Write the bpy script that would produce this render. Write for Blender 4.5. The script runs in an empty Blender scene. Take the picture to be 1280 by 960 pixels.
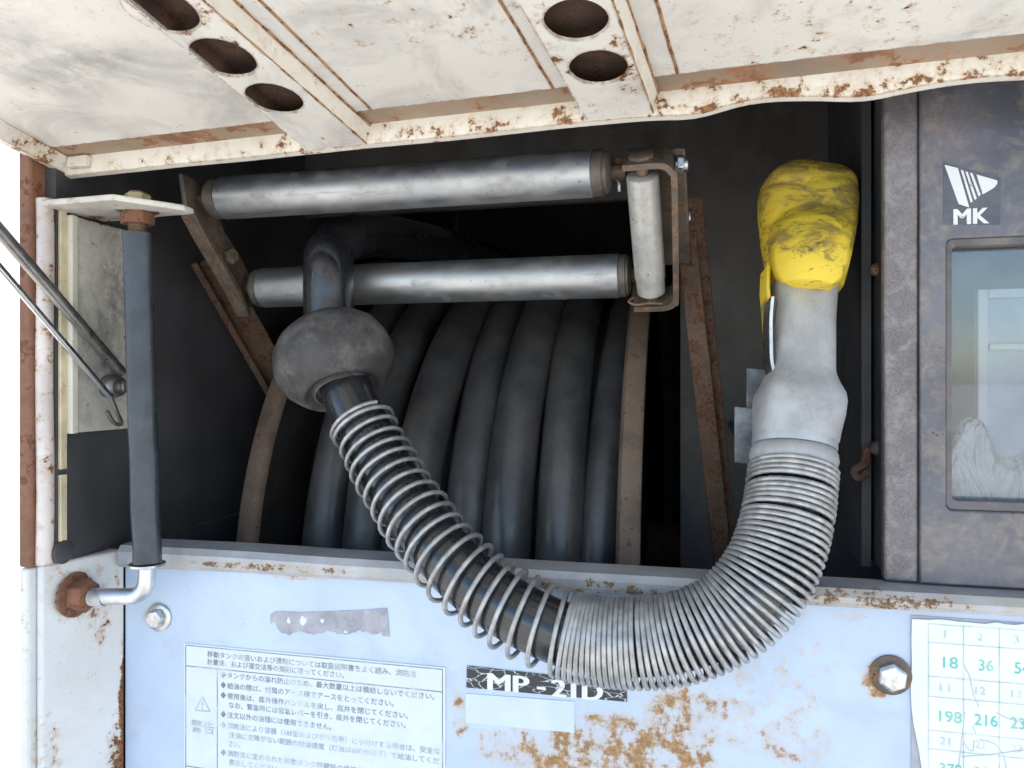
import bpy, bmesh, math, random
from mathutils import Vector, Matrix, noise as mnoise
random.seed(7)
R = math.radians
scene = bpy.context.scene
COL = scene.collection

# ------------------------------------------------------------------ camera
TH = R(14.0); F = 960.0; W, H = 1280.0, 960.0; D0 = 0.53
FWD = Vector((-math.sin(TH), math.cos(TH), 0)); RGT = Vector((math.cos(TH), math.sin(TH), 0)); UP = Vector((0, 0, 1))
CAM = -FWD * D0
cd = bpy.data.cameras.new('camera'); cam = bpy.data.objects.new('camera', cd); COL.objects.link(cam)
cd.sensor_width = 36.0; cd.lens = 36.0 * F / W; cd.clip_start = 0.01; cd.clip_end = 3000
cam.location = CAM; cam.rotation_euler = (R(90), 0, TH)
scene.camera = cam

# ------------------------------------------------------------------ light: open shade, sun behind the truck
SUN_EL, SUN_AZ = R(52), R(8)          # azimuth from +Y towards +X
w = bpy.data.worlds.new('World'); scene.world = w; w.use_nodes = True
nt = w.node_tree; bg = nt.nodes['Background']; sky = nt.nodes.new('ShaderNodeTexSky')
sky.sky_type = 'NISHITA'; sky.sun_disc = False; sky.sun_elevation = SUN_EL; sky.sun_rotation = SUN_AZ
sky.dust_density = 1.0; sky.air_density = 1.0; sky.altitude = 50
nt.links.new(sky.outputs[0], bg.inputs[0]); bg.inputs[1].default_value = 0.14
sl = bpy.data.lights.new('sun', 'SUN'); sun = bpy.data.objects.new('sun', sl); COL.objects.link(sun)
sl.energy = 4.5; sl.angle = R(0.55); sl.color = (1.0, 0.95, 0.87)
sd = Vector((math.sin(SUN_AZ) * math.cos(SUN_EL), math.cos(SUN_AZ) * math.cos(SUN_EL), math.sin(SUN_EL)))
sun.rotation_euler = sd.to_track_quat('Z', 'Y').to_euler(); sun.location = sd * 5
scene.view_settings.view_transform = 'Standard'; scene.view_settings.look = 'None'
scene.view_settings.exposure = 1.5; scene.view_settings.gamma = 1.0

# ------------------------------------------------------------------ pixel helpers (a pixel is only a direction)
def ray(u, v): return FWD + RGT * ((u - W / 2) / F) + UP * ((H / 2 - v) / F)
def P(u, v, Y):
    d = ray(u, v); return CAM + d * ((Y - CAM.y) / d.y)
def PX(u, v, X):
    d = ray(u, v); return CAM + d * ((X - CAM.x) / d.x)
def px(n, pt): return n * (pt - CAM).dot(FWD) / F      # n pixels at that point, in metres

# ------------------------------------------------------------------ materials
class NT:
    def __init__(s, name):
        s.m = bpy.data.materials.new(name); s.m.use_nodes = True
        s.t = s.m.node_tree; s.b = s.t.nodes['Principled BSDF']
        g = s.t.nodes.new('ShaderNodeNewGeometry'); s.pos = g.outputs['Position']; s.geo = g
    def n(s, typ, **kw):
        x = s.t.nodes.new(typ)
        for k, v in kw.items(): setattr(x, k, v)
        return x
    def put(s, sock, v):
        if isinstance(v, bpy.types.NodeSocket): s.t.links.new(v, sock)
        elif isinstance(v, (tuple, list)) and sock.type == 'RGBA': sock.default_value = (*v[:3], 1)
        else: sock.default_value = v
    def math(s, op, a, b=0.0, c=0.0, clamp=False):
        x = s.n('ShaderNodeMath', operation=op, use_clamp=clamp)
        s.put(x.inputs[0], a); s.put(x.inputs[1], b); s.put(x.inputs[2], c); return x.outputs[0]
    def vmath(s, op, a, b=(0, 0, 0)):
        x = s.n('ShaderNodeVectorMath', operation=op); s.put(x.inputs[0], a); s.put(x.inputs[1], b)
        return x.outputs['Value'] if op == 'LENGTH' else x.outputs[0]
    def noise(s, scale, detail=4, rough=.55, vec=None, dist=0.0, stretch=None, off=None):
        v = vec or s.pos
        if off: v = s.vmath('ADD', v, off)
        if stretch: v = s.vmath('MULTIPLY', v, stretch)
        x = s.n('ShaderNodeTexNoise'); s.put(x.inputs['Vector'], v); x.inputs['Scale'].default_value = scale
        x.inputs['Detail'].default_value = detail; x.inputs['Roughness'].default_value = rough; x.inputs['Distortion'].default_value = dist
        return x.outputs[0]
    def ramp(s, x, lo, hi, a=0.0, b=1.0, smooth=True):
        r = s.n('ShaderNodeMapRange'); r.interpolation_type = 'SMOOTHSTEP' if smooth else 'LINEAR'
        s.put(r.inputs['Value'], x)
        for k, v in zip(('From Min', 'From Max', 'To Min', 'To Max'), (lo, hi, a, b)): s.put(r.inputs[k], v)
        return r.outputs[0]
    def mix(s, f, a, b):
        x = s.n('ShaderNodeMix', data_type='RGBA'); s.put(x.inputs[0], f); s.put(x.inputs[6], a); s.put(x.inputs[7], b); return x.outputs[2]
    def blob(s, c, r, soft=.55):
        d = s.vmath('LENGTH', s.vmath('DIVIDE', s.vmath('SUBTRACT', s.pos, tuple(c)), tuple(r)))
        return s.ramp(d, 1.0, 1.0 - soft, 0, 1)
    def edge(s, rad):
        b = s.n('ShaderNodeBevel', samples=3); b.inputs['Radius'].default_value = rad
        x = s.n('ShaderNodeVectorMath', operation='DOT_PRODUCT'); s.put(x.inputs[0], b.outputs[0]); s.put(x.inputs[1], s.geo.outputs['Normal'])
        return s.ramp(x.outputs['Value'], .985, .80)
    def bump(s, h, strength=.3, dist=.0005):
        b = s.n('ShaderNodeBump'); b.inputs['Strength'].default_value = strength; b.inputs['Distance'].default_value = dist
        s.put(b.inputs['Height'], h); s.put(s.b.inputs['Normal'], b.outputs[0])

def paint(name, base, rough=.45, var=.12, vscale=14, rust=.72, rscale=130, blobs=(), edge=0, dirt=None, dirt_amt=.35, dirt_scale=18,
          dirt_blobs=(), metal=0.0, bump=.15, grain=0.0, coat=0.0, soft=.045, speck=.5, bands=(), rustcol=((.30, .13, .045), (.085, .035, .02), (.47, .25, .09))):
    """painted sheet metal: tone drift, grime, and rust whose spread is a noise pushed up by blobs and by worn edges"""
    s = NT(name)
    n1 = s.noise(vscale, 5, .6); n2 = s.noise(rscale, 6, .65); n3 = s.noise(rscale * 4.1, 3, .6, off=(3, 1, 2))
    dark = tuple(c * (1 - var) for c in base); light = tuple(min(1, c * (1 + var * .5)) for c in base)
    col = s.mix(s.ramp(n1, .3, .7), dark, light)
    if grain:
        g = s.noise(700, 3, .7); col = s.mix(s.math('MULTIPLY', s.ramp(g, .42, .64), grain), col, tuple(c * .38 for c in base))
    if dirt:
        dn = s.noise(dirt_scale, 7, .68, off=(5, 2, 8), dist=.6); dm = s.ramp(dn, .44, .72)
        for c, r, k in dirt_blobs:
            dm = s.math('ADD', dm, s.math('MULTIPLY', s.blob(c, r, .8), s.ramp(s.noise(dirt_scale * 3, 6, .7, off=(1, 7, 3)), .28, .62, 0, k)))
        col = s.mix(s.math('MULTIPLY', dm, dirt_amt, clamp=True), col, dirt)
    bias = None
    for c, r, k in blobs:
        x = s.math('MULTIPLY', s.blob(c, r), k); bias = x if bias is None else s.math('MAXIMUM', bias, x)
    for o_, dy, yc, hw, dx, xa, xb, k in bands:       # a strip along an edge, fading in between xa and xb
        rel = s.vmath('SUBTRACT', s.pos, tuple(o_)); a = s.n('ShaderNodeVectorMath', operation='DOT_PRODUCT'); s.put(a.inputs[0], rel); a.inputs[1].default_value = tuple(dy)
        b = s.n('ShaderNodeVectorMath', operation='DOT_PRODUCT'); s.put(b.inputs[0], rel); b.inputs[1].default_value = tuple(dx)
        x = s.ramp(s.math('ABSOLUTE', s.math('SUBTRACT', a.outputs['Value'], yc)), hw, hw * .2, 0, k); x = s.math('MULTIPLY', x, s.ramp(b.outputs['Value'], xa, xb))
        bias = x if bias is None else s.math('MAXIMUM', bias, x)
    if edge:
        x = s.math('MULTIPLY', s.edge(edge), .22); bias = x if bias is None else s.math('ADD', bias, x)
    src = n2 if bias is None else s.math('ADD', n2, bias)
    src = s.math('ADD', src, s.math('MULTIPLY', s.math('SUBTRACT', n3, .5), .22))
    halo = s.ramp(src, rust - .09 - soft * .5, rust + .02); mask = s.ramp(src, rust, rust + soft)
    rc = s.mix(s.ramp(n3, .35, .65), rustcol[0], rustcol[1]); rc = s.mix(s.ramp(n2, .66, .86), rc, rustcol[2])
    col = s.mix(s.math('MULTIPLY', halo, .38), col, rustcol[2]); col = s.mix(mask, col, rc)
    if speck:
        sp = s.ramp(s.noise(330, 2, .5, off=(7, 3, 1), stretch=(1, 1, 1.5)), .715, .76, 0, speck); col = s.mix(sp, col, rustcol[1])
    s.put(s.b.inputs['Base Color'], col)
    s.put(s.b.inputs['Roughness'], s.math('MAXIMUM', s.ramp(n1, .3, .7, rough - .06, rough + .1), s.math('MULTIPLY', mask, .85)))
    s.put(s.b.inputs['Metallic'], s.math('MULTIPLY', s.math('SUBTRACT', 1.0, mask), metal) if metal else 0.0)
    s.b.inputs['Coat Weight'].default_value = coat
    h = s.math('ADD', s.math('MULTIPLY', n3, .3), s.math('MULTIPLY', mask, -.8)); h = s.math('ADD', h, s.math('MULTIPLY', n1, .6))
    s.bump(h, bump, .0006)
    return s.m

def plain(name, base, rough=.5, metal=0.0, var=.25, vscale=60, bump=.15, bscale=400, dust=None, dust_amt=.4, stretch=None, dscale=35, spec=.5):
    s = NT(name); n1 = s.noise(vscale, 5, .6, stretch=stretch)
    col = s.mix(s.ramp(n1, .3, .7), tuple(c * (1 - var) for c in base), tuple(min(1, c * (1 + var)) for c in base))
    if dust:
        d = s.noise(dscale, 7, .7, off=(4, 4, 1)); f = s.noise(900, 2, .5)
        dm = s.math('MULTIPLY', s.ramp(d, .40, .72), s.ramp(f, .30, .62, .35, 1)); col = s.mix(s.math('MULTIPLY', dm, dust_amt), col, dust)
    s.put(s.b.inputs['Base Color'], col); s.b.inputs['Metallic'].default_value = metal
    s.b.inputs['Specular IOR Level'].default_value = spec
    s.put(s.b.inputs['Roughness'], s.ramp(s.noise(vscale * 1.7, 4), .3, .7, max(.05, rough - .1), min(1, rough + .1)))
    s.bump(s.noise(bscale, 4, .6, stretch=stretch), bump, .0004)
    return s.m

# ------------------------------------------------------------------ mesh helpers
class MB:
    def __init__(s): s.v = []; s.f = []
    def add(s, vs, fs):
        o = len(s.v); s.v += [Vector(v) for v in vs]; s.f += [tuple(i + o for i in f) for f in fs]; return s
    def box(s, a, b):
        x0, y0, z0 = a; x1, y1, z1 = b
        return s.add([(x0, y0, z0), (x1, y0, z0), (x1, y1, z0), (x0, y1, z0), (x0, y0, z1), (x1, y0, z1), (x1, y1, z1), (x0, y1, z1)],
                     [(0, 3, 2, 1), (4, 5, 6, 7), (0, 1, 5, 4), (1, 2, 6, 5), (2, 3, 7, 6), (3, 0, 4, 7)])
    def obox(s, o, ex, ey, ez, a, b):
        m = MB().box(a, b); return s.add([o + ex * v.x + ey * v.y + ez * v.z for v in m.v], m.f)
    def bar(s, p0, p1, wdir, w, t):
        """flat bar from p0 to p1, w wide along wdir, t thick"""
        ax = (p1 - p0); L = ax.length; ax.normalize(); e = (wdir - ax * wdir.dot(ax)).normalized(); n = ax.cross(e)
        return s.obox(p0, ax, e, n, (0, -w / 2, -t / 2), (L, w / 2, t / 2))
    def lathe(s, o, ax, prof, seg=32, ref=None):
        """prof: (distance along the axis, radius)"""
        ax = ax.normalized(); r = ref or (Vector((0, 0, 1)) if abs(ax.z) < .9 else Vector((1, 0, 0)))
        e = (r - ax * r.dot(ax)).normalized(); n = ax.cross(e); vs = []; fs = []
        for h, rad in prof:
            for k in range(seg):
                a = 2 * math.pi * k / seg; vs.append(o + ax * h + (e * math.cos(a) + n * math.sin(a)) * rad)
        for i in range(len(prof) - 1):
            for k in range(seg):
                k2 = (k + 1) % seg; fs.append((i * seg + k, i * seg + k2, (i + 1) * seg + k2, (i + 1) * seg + k))
        if prof[0][1] > 1e-6: fs.append(tuple(reversed(range(seg))))
        if prof[-1][1] > 1e-6: fs.append(tuple((len(prof) - 1) * seg + k for k in range(seg)))
        return s.add(vs, fs)
    def cyl(s, p0, p1, r, seg=28, ch=0.0):
        L = (p1 - p0).length
        pr = [(0, r), (L, r)] if not ch else [(0, r - ch), (ch, r), (L - ch, r), (L, r - ch)]
        return s.lathe(p0, p1 - p0, pr, seg)
    def tube(s, pts, rad, seg=16, cap=True):
        fr = frames(pts); vs = []; fs = []
        for i, (p, e, n) in enumerate(fr):
            r = rad(i / (len(pts) - 1)) if callable(rad) else rad
            for k in range(seg):
                a = 2 * math.pi * k / seg; vs.append(p + (e * math.cos(a) + n * math.sin(a)) * r)
        for i in range(len(pts) - 1):
            for k in range(seg):
                k2 = (k + 1) % seg; fs.append((i * seg + k, i * seg + k2, (i + 1) * seg + k2, (i + 1) * seg + k))
        if cap: fs.append(tuple(reversed(range(seg)))); fs.append(tuple((len(pts) - 1) * seg + k for k in range(seg)))
        return s.add(vs, fs)
    def prism(s, poly, d):
        """poly: list of points, extruded by vector d"""
        n = len(poly); vs = [Vector(p) for p in poly] + [Vector(p) + d for p in poly]
        return s.add(vs, [tuple(reversed(range(n))), tuple(range(n, 2 * n))] + [(i, (i + 1) % n, n + (i + 1) % n, n + i) for i in range(n)])
    def loft(s, rings, cap=True):
        n = len(rings[0]); vs = [p for r in rings for p in r]; fs = []
        for i in range(len(rings) - 1):
            for k in range(n):
                k2 = (k + 1) % n; fs.append((i * n + k, i * n + k2, (i + 1) * n + k2, (i + 1) * n + k))
        if cap: fs.append(tuple(reversed(range(n)))); fs.append(tuple((len(rings) - 1) * n + k for k in range(n)))
        return s.add(vs, fs)
    def build(s, name, mat, parent=None, bevel=0.0, smooth=40, fix=True, seg=2):
        base = root_loc(parent)
        me = bpy.data.meshes.new(name); me.from_pydata([v - base for v in s.v], [], s.f)
        if fix:
            bm = bmesh.new(); bm.from_mesh(me); bmesh.ops.recalc_face_normals(bm, faces=bm.faces); bm.to_mesh(me); bm.free()
        me.shade_smooth(); me.set_sharp_from_angle(angle=R(smooth))
        me.materials.append(mat)
        o = bpy.data.objects.new(name, me); COL.objects.link(o)
        if parent: o.parent = parent
        if bevel:
            b = o.modifiers.new('bevel', 'BEVEL'); b.width = bevel; b.segments = seg; b.limit_method = 'ANGLE'; b.angle_limit = R(40); b.harden_normals = False
        return o

def root_loc(o):
    v = Vector((0, 0, 0))
    while o is not None: v = v + Vector(o.location); o = o.parent
    return v
def frames(pts):
    n = len(pts); out = []; t = (pts[1] - pts[0]).normalized()
    ref = Vector((0, 0, 1)) if abs(t.z) < .8 else Vector((1, 0, 0)); e = (ref - t * ref.dot(t)).normalized()
    for i in range(n):
        t = (pts[min(i + 1, n - 1)] - pts[max(i - 1, 0)]).normalized()
        e = (e - t * e.dot(t)).normalized(); out.append((pts[i], e, t.cross(e)))
    return out
def spline(pts, step=.002):
    """Catmull-Rom through pts, resampled evenly"""
    P_ = [pts[0] * 2 - pts[1]] + list(pts) + [pts[-1] * 2 - pts[-2]]; dense = []
    for i in range(1, len(P_) - 2):
        a, b, c, d = P_[i - 1:i + 3]
        for k in range(40):
            t = k / 40; dense.append(.5 * ((2 * b) + (c - a) * t + (2 * a - 5 * b + 4 * c - d) * t * t + (3 * b - a - 3 * c + d) * t ** 3))
    dense.append(pts[-1])
    return resample(dense, step)
def resample(d, step):
    L = [0]
    for i in range(1, len(d)): L.append(L[-1] + (d[i] - d[i - 1]).length)
    n = max(4, int(L[-1] / step)); out = []; j = 0
    for k in range(n + 1):
        s_ = L[-1] * k / n
        while j < len(d) - 2 and L[j + 1] < s_: j += 1
        f = (s_ - L[j]) / max(1e-9, L[j + 1] - L[j]); out.append(d[j].lerp(d[j + 1], min(1, max(0, f))))
    return out
def thing(name, label, cat, loc=(0, 0, 0)):
    o = bpy.data.objects.new(name, None); COL.objects.link(o); o.location = loc; o.empty_display_size = .02
    o['label'] = label; o['category'] = cat; return o
def hexa(mb, o, ax, r, h, tilt=0.3):
    """hexagon head with a domed chamfer"""
    return mb.lathe(o, ax, [(0, r), (h * .8, r), (h, r * .86)], 6, ref=Vector((math.sin(tilt), 0.1, math.cos(tilt))))
def text_mesh(body, x0, x1, z0, z1, Y, bold=0.0, wide=None, shear=0.0):
    """flat lettering on a plane facing -Y, fitted to a box"""
    c = bpy.data.curves.new('lettering', 'FONT'); c.body = body; c.size = 1; c.offset = bold; c.resolution_u = 3
    o = bpy.data.objects.new('lettering', c); me = bpy.data.meshes.new_from_object(o)
    bpy.data.objects.remove(o); bpy.data.curves.remove(c)
    vs = [v.co.copy() for v in me.vertices]; fs = [tuple(p.vertices) for p in me.polygons]; bpy.data.meshes.remove(me)
    mb = MB()
    if not vs: return mb
    ax, bx = min(v.x for v in vs), max(v.x for v in vs); ay, by = min(v.y for v in vs), max(v.y for v in vs)
    mb.add([(x0 + (v.x - ax) / (bx - ax) * (x1 - x0), Y, z0 + (v.y - ay) / (by - ay) * (z1 - z0)) for v in vs], fs)
    return mb

# ------------------------------------------------------------------ shared materials
M_RUSTIRON = paint('rusty iron', (.105, .07, .05), .7, .35, 40, rust=.50, rscale=90, bump=.5, edge=0, rustcol=((.16, .075, .04), (.07, .035, .025), (.24, .12, .06)))
M_BARE = paint('bare worn steel', (.145, .12, .10), .55, .3, 60, rust=.60, rscale=160, bump=.4, edge=.001, metal=.3)
M_ZINC = plain('zinc plated steel', (.62, .63, .62), .36, 1.0, .14, 45, .1, 500, dust=(.22, .21, .19), dust_amt=.65, dscale=45)
M_BOLT = plain('zinc bolt', (.66, .68, .70), .33, .9, .2, 200, .2, 600, dust=(.25, .20, .14), dust_amt=.5, dscale=120)
M_BLACK = plain('black interior paint', (.060, .061, .068), .6, 0, .3, 12, .15, 120, dust=(.10, .095, .09), dust_amt=.4, dscale=10)
M_DUST = plain('dark dusty panel', (.125, .118, .112), .5, 0, .35, 9, .2, 150, dust=(.26, .25, .225), dust_amt=.6, dscale=14, stretch=(1, 1, .4))

# ------------------------------------------------------------------ ground
gs = NT('ground concrete'); gn = gs.noise(1.2, 8, .6); gf = gs.noise(60, 4, .6)
gs.put(gs.b.inputs['Base Color'], gs.mix(gs.ramp(gn, .3, .7), (.40, .375, .335), (.50, .47, .42))); gs.b.inputs['Roughness'].default_value = .9; gs.bump(gf, .3, .002)
g = MB().add([(-800, -800, -1.25), (800, -800, -1.25), (800, 800, -1.25), (-800, 800, -1.25)], [(0, 1, 2, 3)]).build('ground', gs.m); g['kind'] = 'structure'

# ------------------------------------------------------------------ equipment cabinet (the opening in the truck body)
XW = -.325                                            # inner face of the left side wall
cab = thing('equipment_cabinet', 'pale blue and white steel equipment cabinet with rusty corner post and open front', 'cabinet', (0, .2, -.62))
pb = lambda u, v, rx, rz, k, Y=0.0: (P(u, v, Y), (px(rx, P(u, v, Y)), .5, px(rz, P(u, v, Y))), k)
M_PANEL = paint('pale blue panel paint', (.53, .645, .815), .38, .09, 9, rust=.735, rscale=75, bump=.12, coat=.1, soft=.13,
    rustcol=((.47, .29, .13), (.30, .17, .08), (.60, .45, .27)),
    blobs=[pb(790, 935, 160, 62, .31), pb(700, 945, 100, 40, .31), pb(640, 935, 80, 40, .22), pb(850, 900, 80, 66, .27), pb(575, 895, 16, 40, .25), pb(940, 870, 130, 120, .13), pb(1010, 810, 90, 70, .09), pb(905, 900, 60, 50, .22), pb(990, 920, 60, 60, .2),
           pb(195, 773, 24, 24, .16), pb(1100, 850, 34, 34, .34), pb(660, 775, 34, 10, .2), pb(370, 722, 60, 5, .22), pb(1065, 770, 26, 9, .22), pb(600, 745, 110, 7, .14)],
    dirt=(.40, .45, .52), dirt_amt=.42, dirt_scale=22)
M_WHITE = paint('white corner paint', (.74, .76, .76), .42, .08, 10, rust=.73, rscale=110, bump=.12, coat=.1,
    blobs=[(Vector((XW, -.05, -.15)), (.03, .018, .03), .10), (PX(95, 742, XW), (.02, .021, .024), .34), (PX(157, 900, -.3147), (.012, .009, .085), .40), (PX(150, 965, -.317), (.02, .016, .065), .33), (PX(60, 960, -.33), (.03, .012, .06), .14), (PX(135, 725, XW), (.02, .004, .02), .2), (PX(52, 790, XW), (.03, .005, .16), .10), (PX(118, 765, XW), (.02, .014, .045), .2)], dirt=(.62, .50, .38), dirt_amt=.3, dirt_scale=14, soft=.09)
M_POST = paint('rusted post', (.24, .11, .065), .7, .3, 30, rust=.55, rscale=60, bump=.5, rustcol=((.20, .085, .045), (.13, .055, .035), (.28, .14, .08)))
M_PINK = paint('stained white flange', (.68, .62, .59), .42, .2, 26, rust=.60, rscale=90, bump=.2, edge=.002)
M_CREAM = paint('aged cream trim', (.68, .60, .42), .5, .2, 40, rust=.66, rscale=150, bump=.3)
M_RAIL = paint('sill rail paint', (.47, .49, .525), .42, .2, 30, rust=.70, rscale=150, bump=.25, edge=.0012, metal=.15,
    blobs=[pb(330, 708, 170, 7, .24, -.008), pb(740, 735, 120, 16, .22, -.008), pb(1060, 748, 190, 16, .24, -.008), pb(560, 725, 80, 12, .12, -.008)], soft=.10, dirt=(.46, .38, .25), dirt_amt=.5, dirt_scale=30, rustcol=((.30, .20, .11), (.13, .08, .06), (.50, .38, .22)))
pan = MB().box((-.3143, 0, -.62), (.62, .004, -.128)).build('front_panel', M_PANEL, cab)
for u, v, r, mat in ((195, 773, 12.5, M_BOLT), (1115, 846, 17.5, M_BOLT)):
    p = P(u, v, -.004); q = px(r, p); p = Vector((p.x, 0, p.z))
    mb = MB().lathe(p - Vector((0, .0001, 0)), Vector((0, -1, 0)), [(0, q * 1.42), (.0014, q * 1.42), (.002, q * 1.3)], 28)
    ws = mb.build('washer', M_BARE if u > 600 else M_ZINC, pan)
    hexa(MB(), p - Vector((0, .002, 0)), Vector((0, -1, 0)), q, q * .75, .4 if u < 600 else .12).build('bolt', mat, pan, bevel=.0006)
# sill rail: rolled channel along the top of the front panel
rp = [(-.002, -.1425), (-.0075, -.1425), (-.0095, -.140), (-.0095, -.130), (-.006, -.1255), (.018, -.1245), (.018, -.130), (-.002, -.132)]
xs = [-.3138 + i * (.93 / 40) for i in range(41)]
mb = MB(); mb.loft([[Vector((x, y + .0006 * mnoise.noise((x * 9, 0, 1)), z + .0009 * mnoise.noise((x * 7, 3, 1)) + (.0085 * (x - XW) / .78 if z < -.135 else 0))) for y, z in rp] for x in xs])
mb.build('sill_rail', M_RAIL, cab, smooth=30)
# side walls, roof, floor and back of the box
MB().prism([Vector((x, y, -.62)) for x, y in ((-.337, -.062), (-.3315, -.062), (-.3147, -.0002), (-.337, -.0002))], Vector((0, 0, .49))).build('corner_return', M_WHITE, cab, bevel=.002)
MB().box((XW - .012, -.0555, -.1295), (XW - .001, .90, .50)).build('left_liner', M_BLACK, cab)
MB().box((XW - .012, .0005, -.62), (XW, .90, -.1305)).build('left_lower_liner', M_BLACK, cab)
MB().box((XW, .88, -.62), (.62, .90, .50)).build('back_panel', M_BLACK, cab)
MB().box((.62, -.04, -.62), (.635, .90, .50)).build('right_liner', M_BLACK, cab)
MB().box((XW - .012, -.055, .50), (.635, .90, .515)).build('roof_panel', M_BLACK, cab)
MB().box((XW - .012, .0045, -.64), (.635, .90, -.6205)).build('floor_panel', M_BLACK, cab)
MB().box((XW - .02, -.052, .172), (.635, -.045, .4998)).build('header', M_BLACK, cab)
# corner post with its flange strips
pt, pbm = P(39, 190, -.062), P(52, 690, -.062)
MB().box((-.3460, -.068, -.131), (-.3355, -.046, .21)).build('corner_post', M_POST, cab, bevel=.002)
MB().box((-.3460, -.0675, -.62), (-.3375, -.046, -.1315)).build('corner_post_foot', M_WHITE, cab, bevel=.002)
MB().tube([Vector((-.3315, -.0595, .133 - i * .0263)) + Vector((.0006 * math.sin(i), 0, 0)) for i in range(11)], .0058, 14).build('flange_bead', M_PINK, cab)
for z0, z1 in ((-.125, -.066), (-.062, .132)):
    MB().box((-.3262, -.0535, z0), (-.3235, -.0475, z1)).build('trim_strip', M_CREAM, cab, bevel=.0006)
MB().lathe(PX(78, 690, XW + .0005) + Vector((-.004, 0, 0)), Vector((1, 0, 0)), [(0, .0085), (.0055, .0085), (.0062, .0075)], 24).build('dark_notch_disc', M_BLACK, cab)  # black disc put in place of the dark notch hole
# gusset bracket on the side wall with its top flange
M_GUS = paint('dirty white bracket', (.70, .68, .62), .5, .12, 18, rust=.66, rscale=120, bump=.25, edge=.0015, dirt=(.20, .19, .18), dirt_amt=.62, dirt_scale=26,
              blobs=[(PX(120, 268, XW), (.03, .03, .012), .22)], dirt_blobs=[(PX(140, 380, XW), (.03, .03, .08), 1.1), (PX(125, 470, XW), (.03, .03, .03), .8)])
gz0, gz1 = -.036, .124
mb = MB(); mb.box((XW - .0005, -.046, gz0), (XW + .0035, .014, gz1))
gus = mb.build('gusset_plate', M_GUS, cab, bevel=.0012)
MB().box((XW - .0003, -.0475, gz0 - .0005), (XW + .0055, -.0412, gz1)).build('gusset_edge', paint('cream bracket edge', (.72, .70, .60), .5, .1, 30, rust=.68, rscale=120, bump=.2, edge=.001), cab, bevel=.001)
def zf(v, Y=-.04): return P(173, v, Y).z
fl = [Vector((XW, -.070, .1255)), Vector((-.268, -.066, .1275)), Vector((-.2305, -.040, .1235)), Vector((-.2315, -.028, .1235)), Vector((-.27, -.012, .1275)), Vector((XW, -.012, .1255))]
MB().prism(fl, Vector((0, 0, .0042))).build('bracket_flange', M_GUS, cab, bevel=.001)
# dark dusty partition behind the nozzle, with a rail and small fittings
MB().box((.105, .30, -.60), (.60, .312, .4995)).build('partition', M_DUST, cab)
MB().box((XW, .30, .195), (.1045, .31, .4995)).build('added_bulkhead', M_DUST, cab)  # added sheet so the dim space above the reel reads lighter
MB().box((.2335, .055, -.125), (.2395, .20, .45)).build('side_plate', M_BLACK, cab)
for v in (337, 560):
    MB().lathe(P(1096, v, .05), Vector((-.3, -1, 0)), [(0, .0048), (.003, .0045), (.0048, .0028), (.0052, 0)], 16).build('rivet', M_BARE, cab)
MB().tube(spline([P(1084, 560, .05), P(1080, 580, .048), P(1068, 588, .046), P(1073, 597, .046), P(1084, 590, .048)], .002), .003, 8).build('hook', M_RUSTIRON, cab)

# ------------------------------------------------------------------ cabinet door (raised lid seen from below)
A_ = R(3.2); TL = R(10.5)
LO = P(640, 162, -.06); ZP = .0085
LX = Vector((math.cos(A_), -math.sin(A_), 0)); LY = Vector((-math.sin(A_) * math.cos(TL), -math.cos(A_) * math.cos(TL), math.sin(TL))); LZ = LX.cross(LY) * -1
if LZ.z < 0: LZ = -LZ
def lid(u, v, h=0.0):
    d = ray(u, v); o = LO + LZ * h; s = (o - CAM).dot(LZ) / d.dot(LZ); q = CAM + d * s - LO
    return q.dot(LX), q.dot(LY)
def lw(x, y, h): return LO + LX * x + LY * y + LZ * h
door = thing('cabinet_door', 'raised cream steel cabinet door with perforated stiffening ribs and rusty rim', 'door', lw(0, 0, .02))
def lb(u, v, rx, ry, k):
    x, y = lid(u, v, ZP); p = lw(x, y, ZP); return (p, (rx, ry, .3), k)
RIMB = [lb(1130, 112, .18, .012, .22), lb(850, 138, .07, .014, .22), lb(660, 150, .12, .012, .12), lb(420, 170, .06, .01, .12), lb(1080, 128, .22, .0045, .34), lb(820, 146, .12, .0045, .32), lb(520, 172, .16, .004, .22), lb(200, 196, .1, .004, .14)]
M_LID = paint('cream door paint', (.80, .775, .715), .45, .05, 8, rust=.71, rscale=120, bump=.12, edge=.0025,
    blobs=[lb(620, 30, .05, .04, .07), lb(1010, 50, .10, .05, .09), lb(480, 30, .06, .03, .06), lb(420, 160, .02, .02, .1), lb(265, 20, .02, .05, .13), lb(785, 60, .012, .06, .13), lb(720, 80, .05, .05, .05), lb(690, 30, .01, .05, .12)],
    dirt=(.34, .33, .32), dirt_amt=.55, dirt_scale=16, dirt_blobs=[lb(60, 85, .055, .05, 1.1), lb(150, 75, .05, .025, .7)])
M_RIM = paint('rusty door rim', (.77, .735, .66), .5, .1, 16, rust=.66, rscale=110, bump=.3, edge=.002, blobs=RIMB[:4] + [lb(30, 175, .03, .03, .15)], dirt=(.45, .40, .33), dirt_amt=.35, soft=.07,
    bands=[(LO, LY, .0062, .0028, LX, .03, .12, .19), (LO, LY, .0062, .0030, LX, -.36, -.1, .13), (LO, LY, .0085, .006, LX, -.1, .1, .10)], rustcol=((.34, .17, .075), (.15, .07, .035), (.52, .34, .17)))
M_GROOVE = paint('shaded rusty groove', (.34, .27, .20), .65, .3, 14, rust=.53, rscale=24, bump=.3, rustcol=((.33, .16, .08), (.22, .11, .06), (.40, .22, .12)))  # shade of the recess is put into this brown, along with rust
xL = lid(62, 206)[0]; xR = .62
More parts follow.
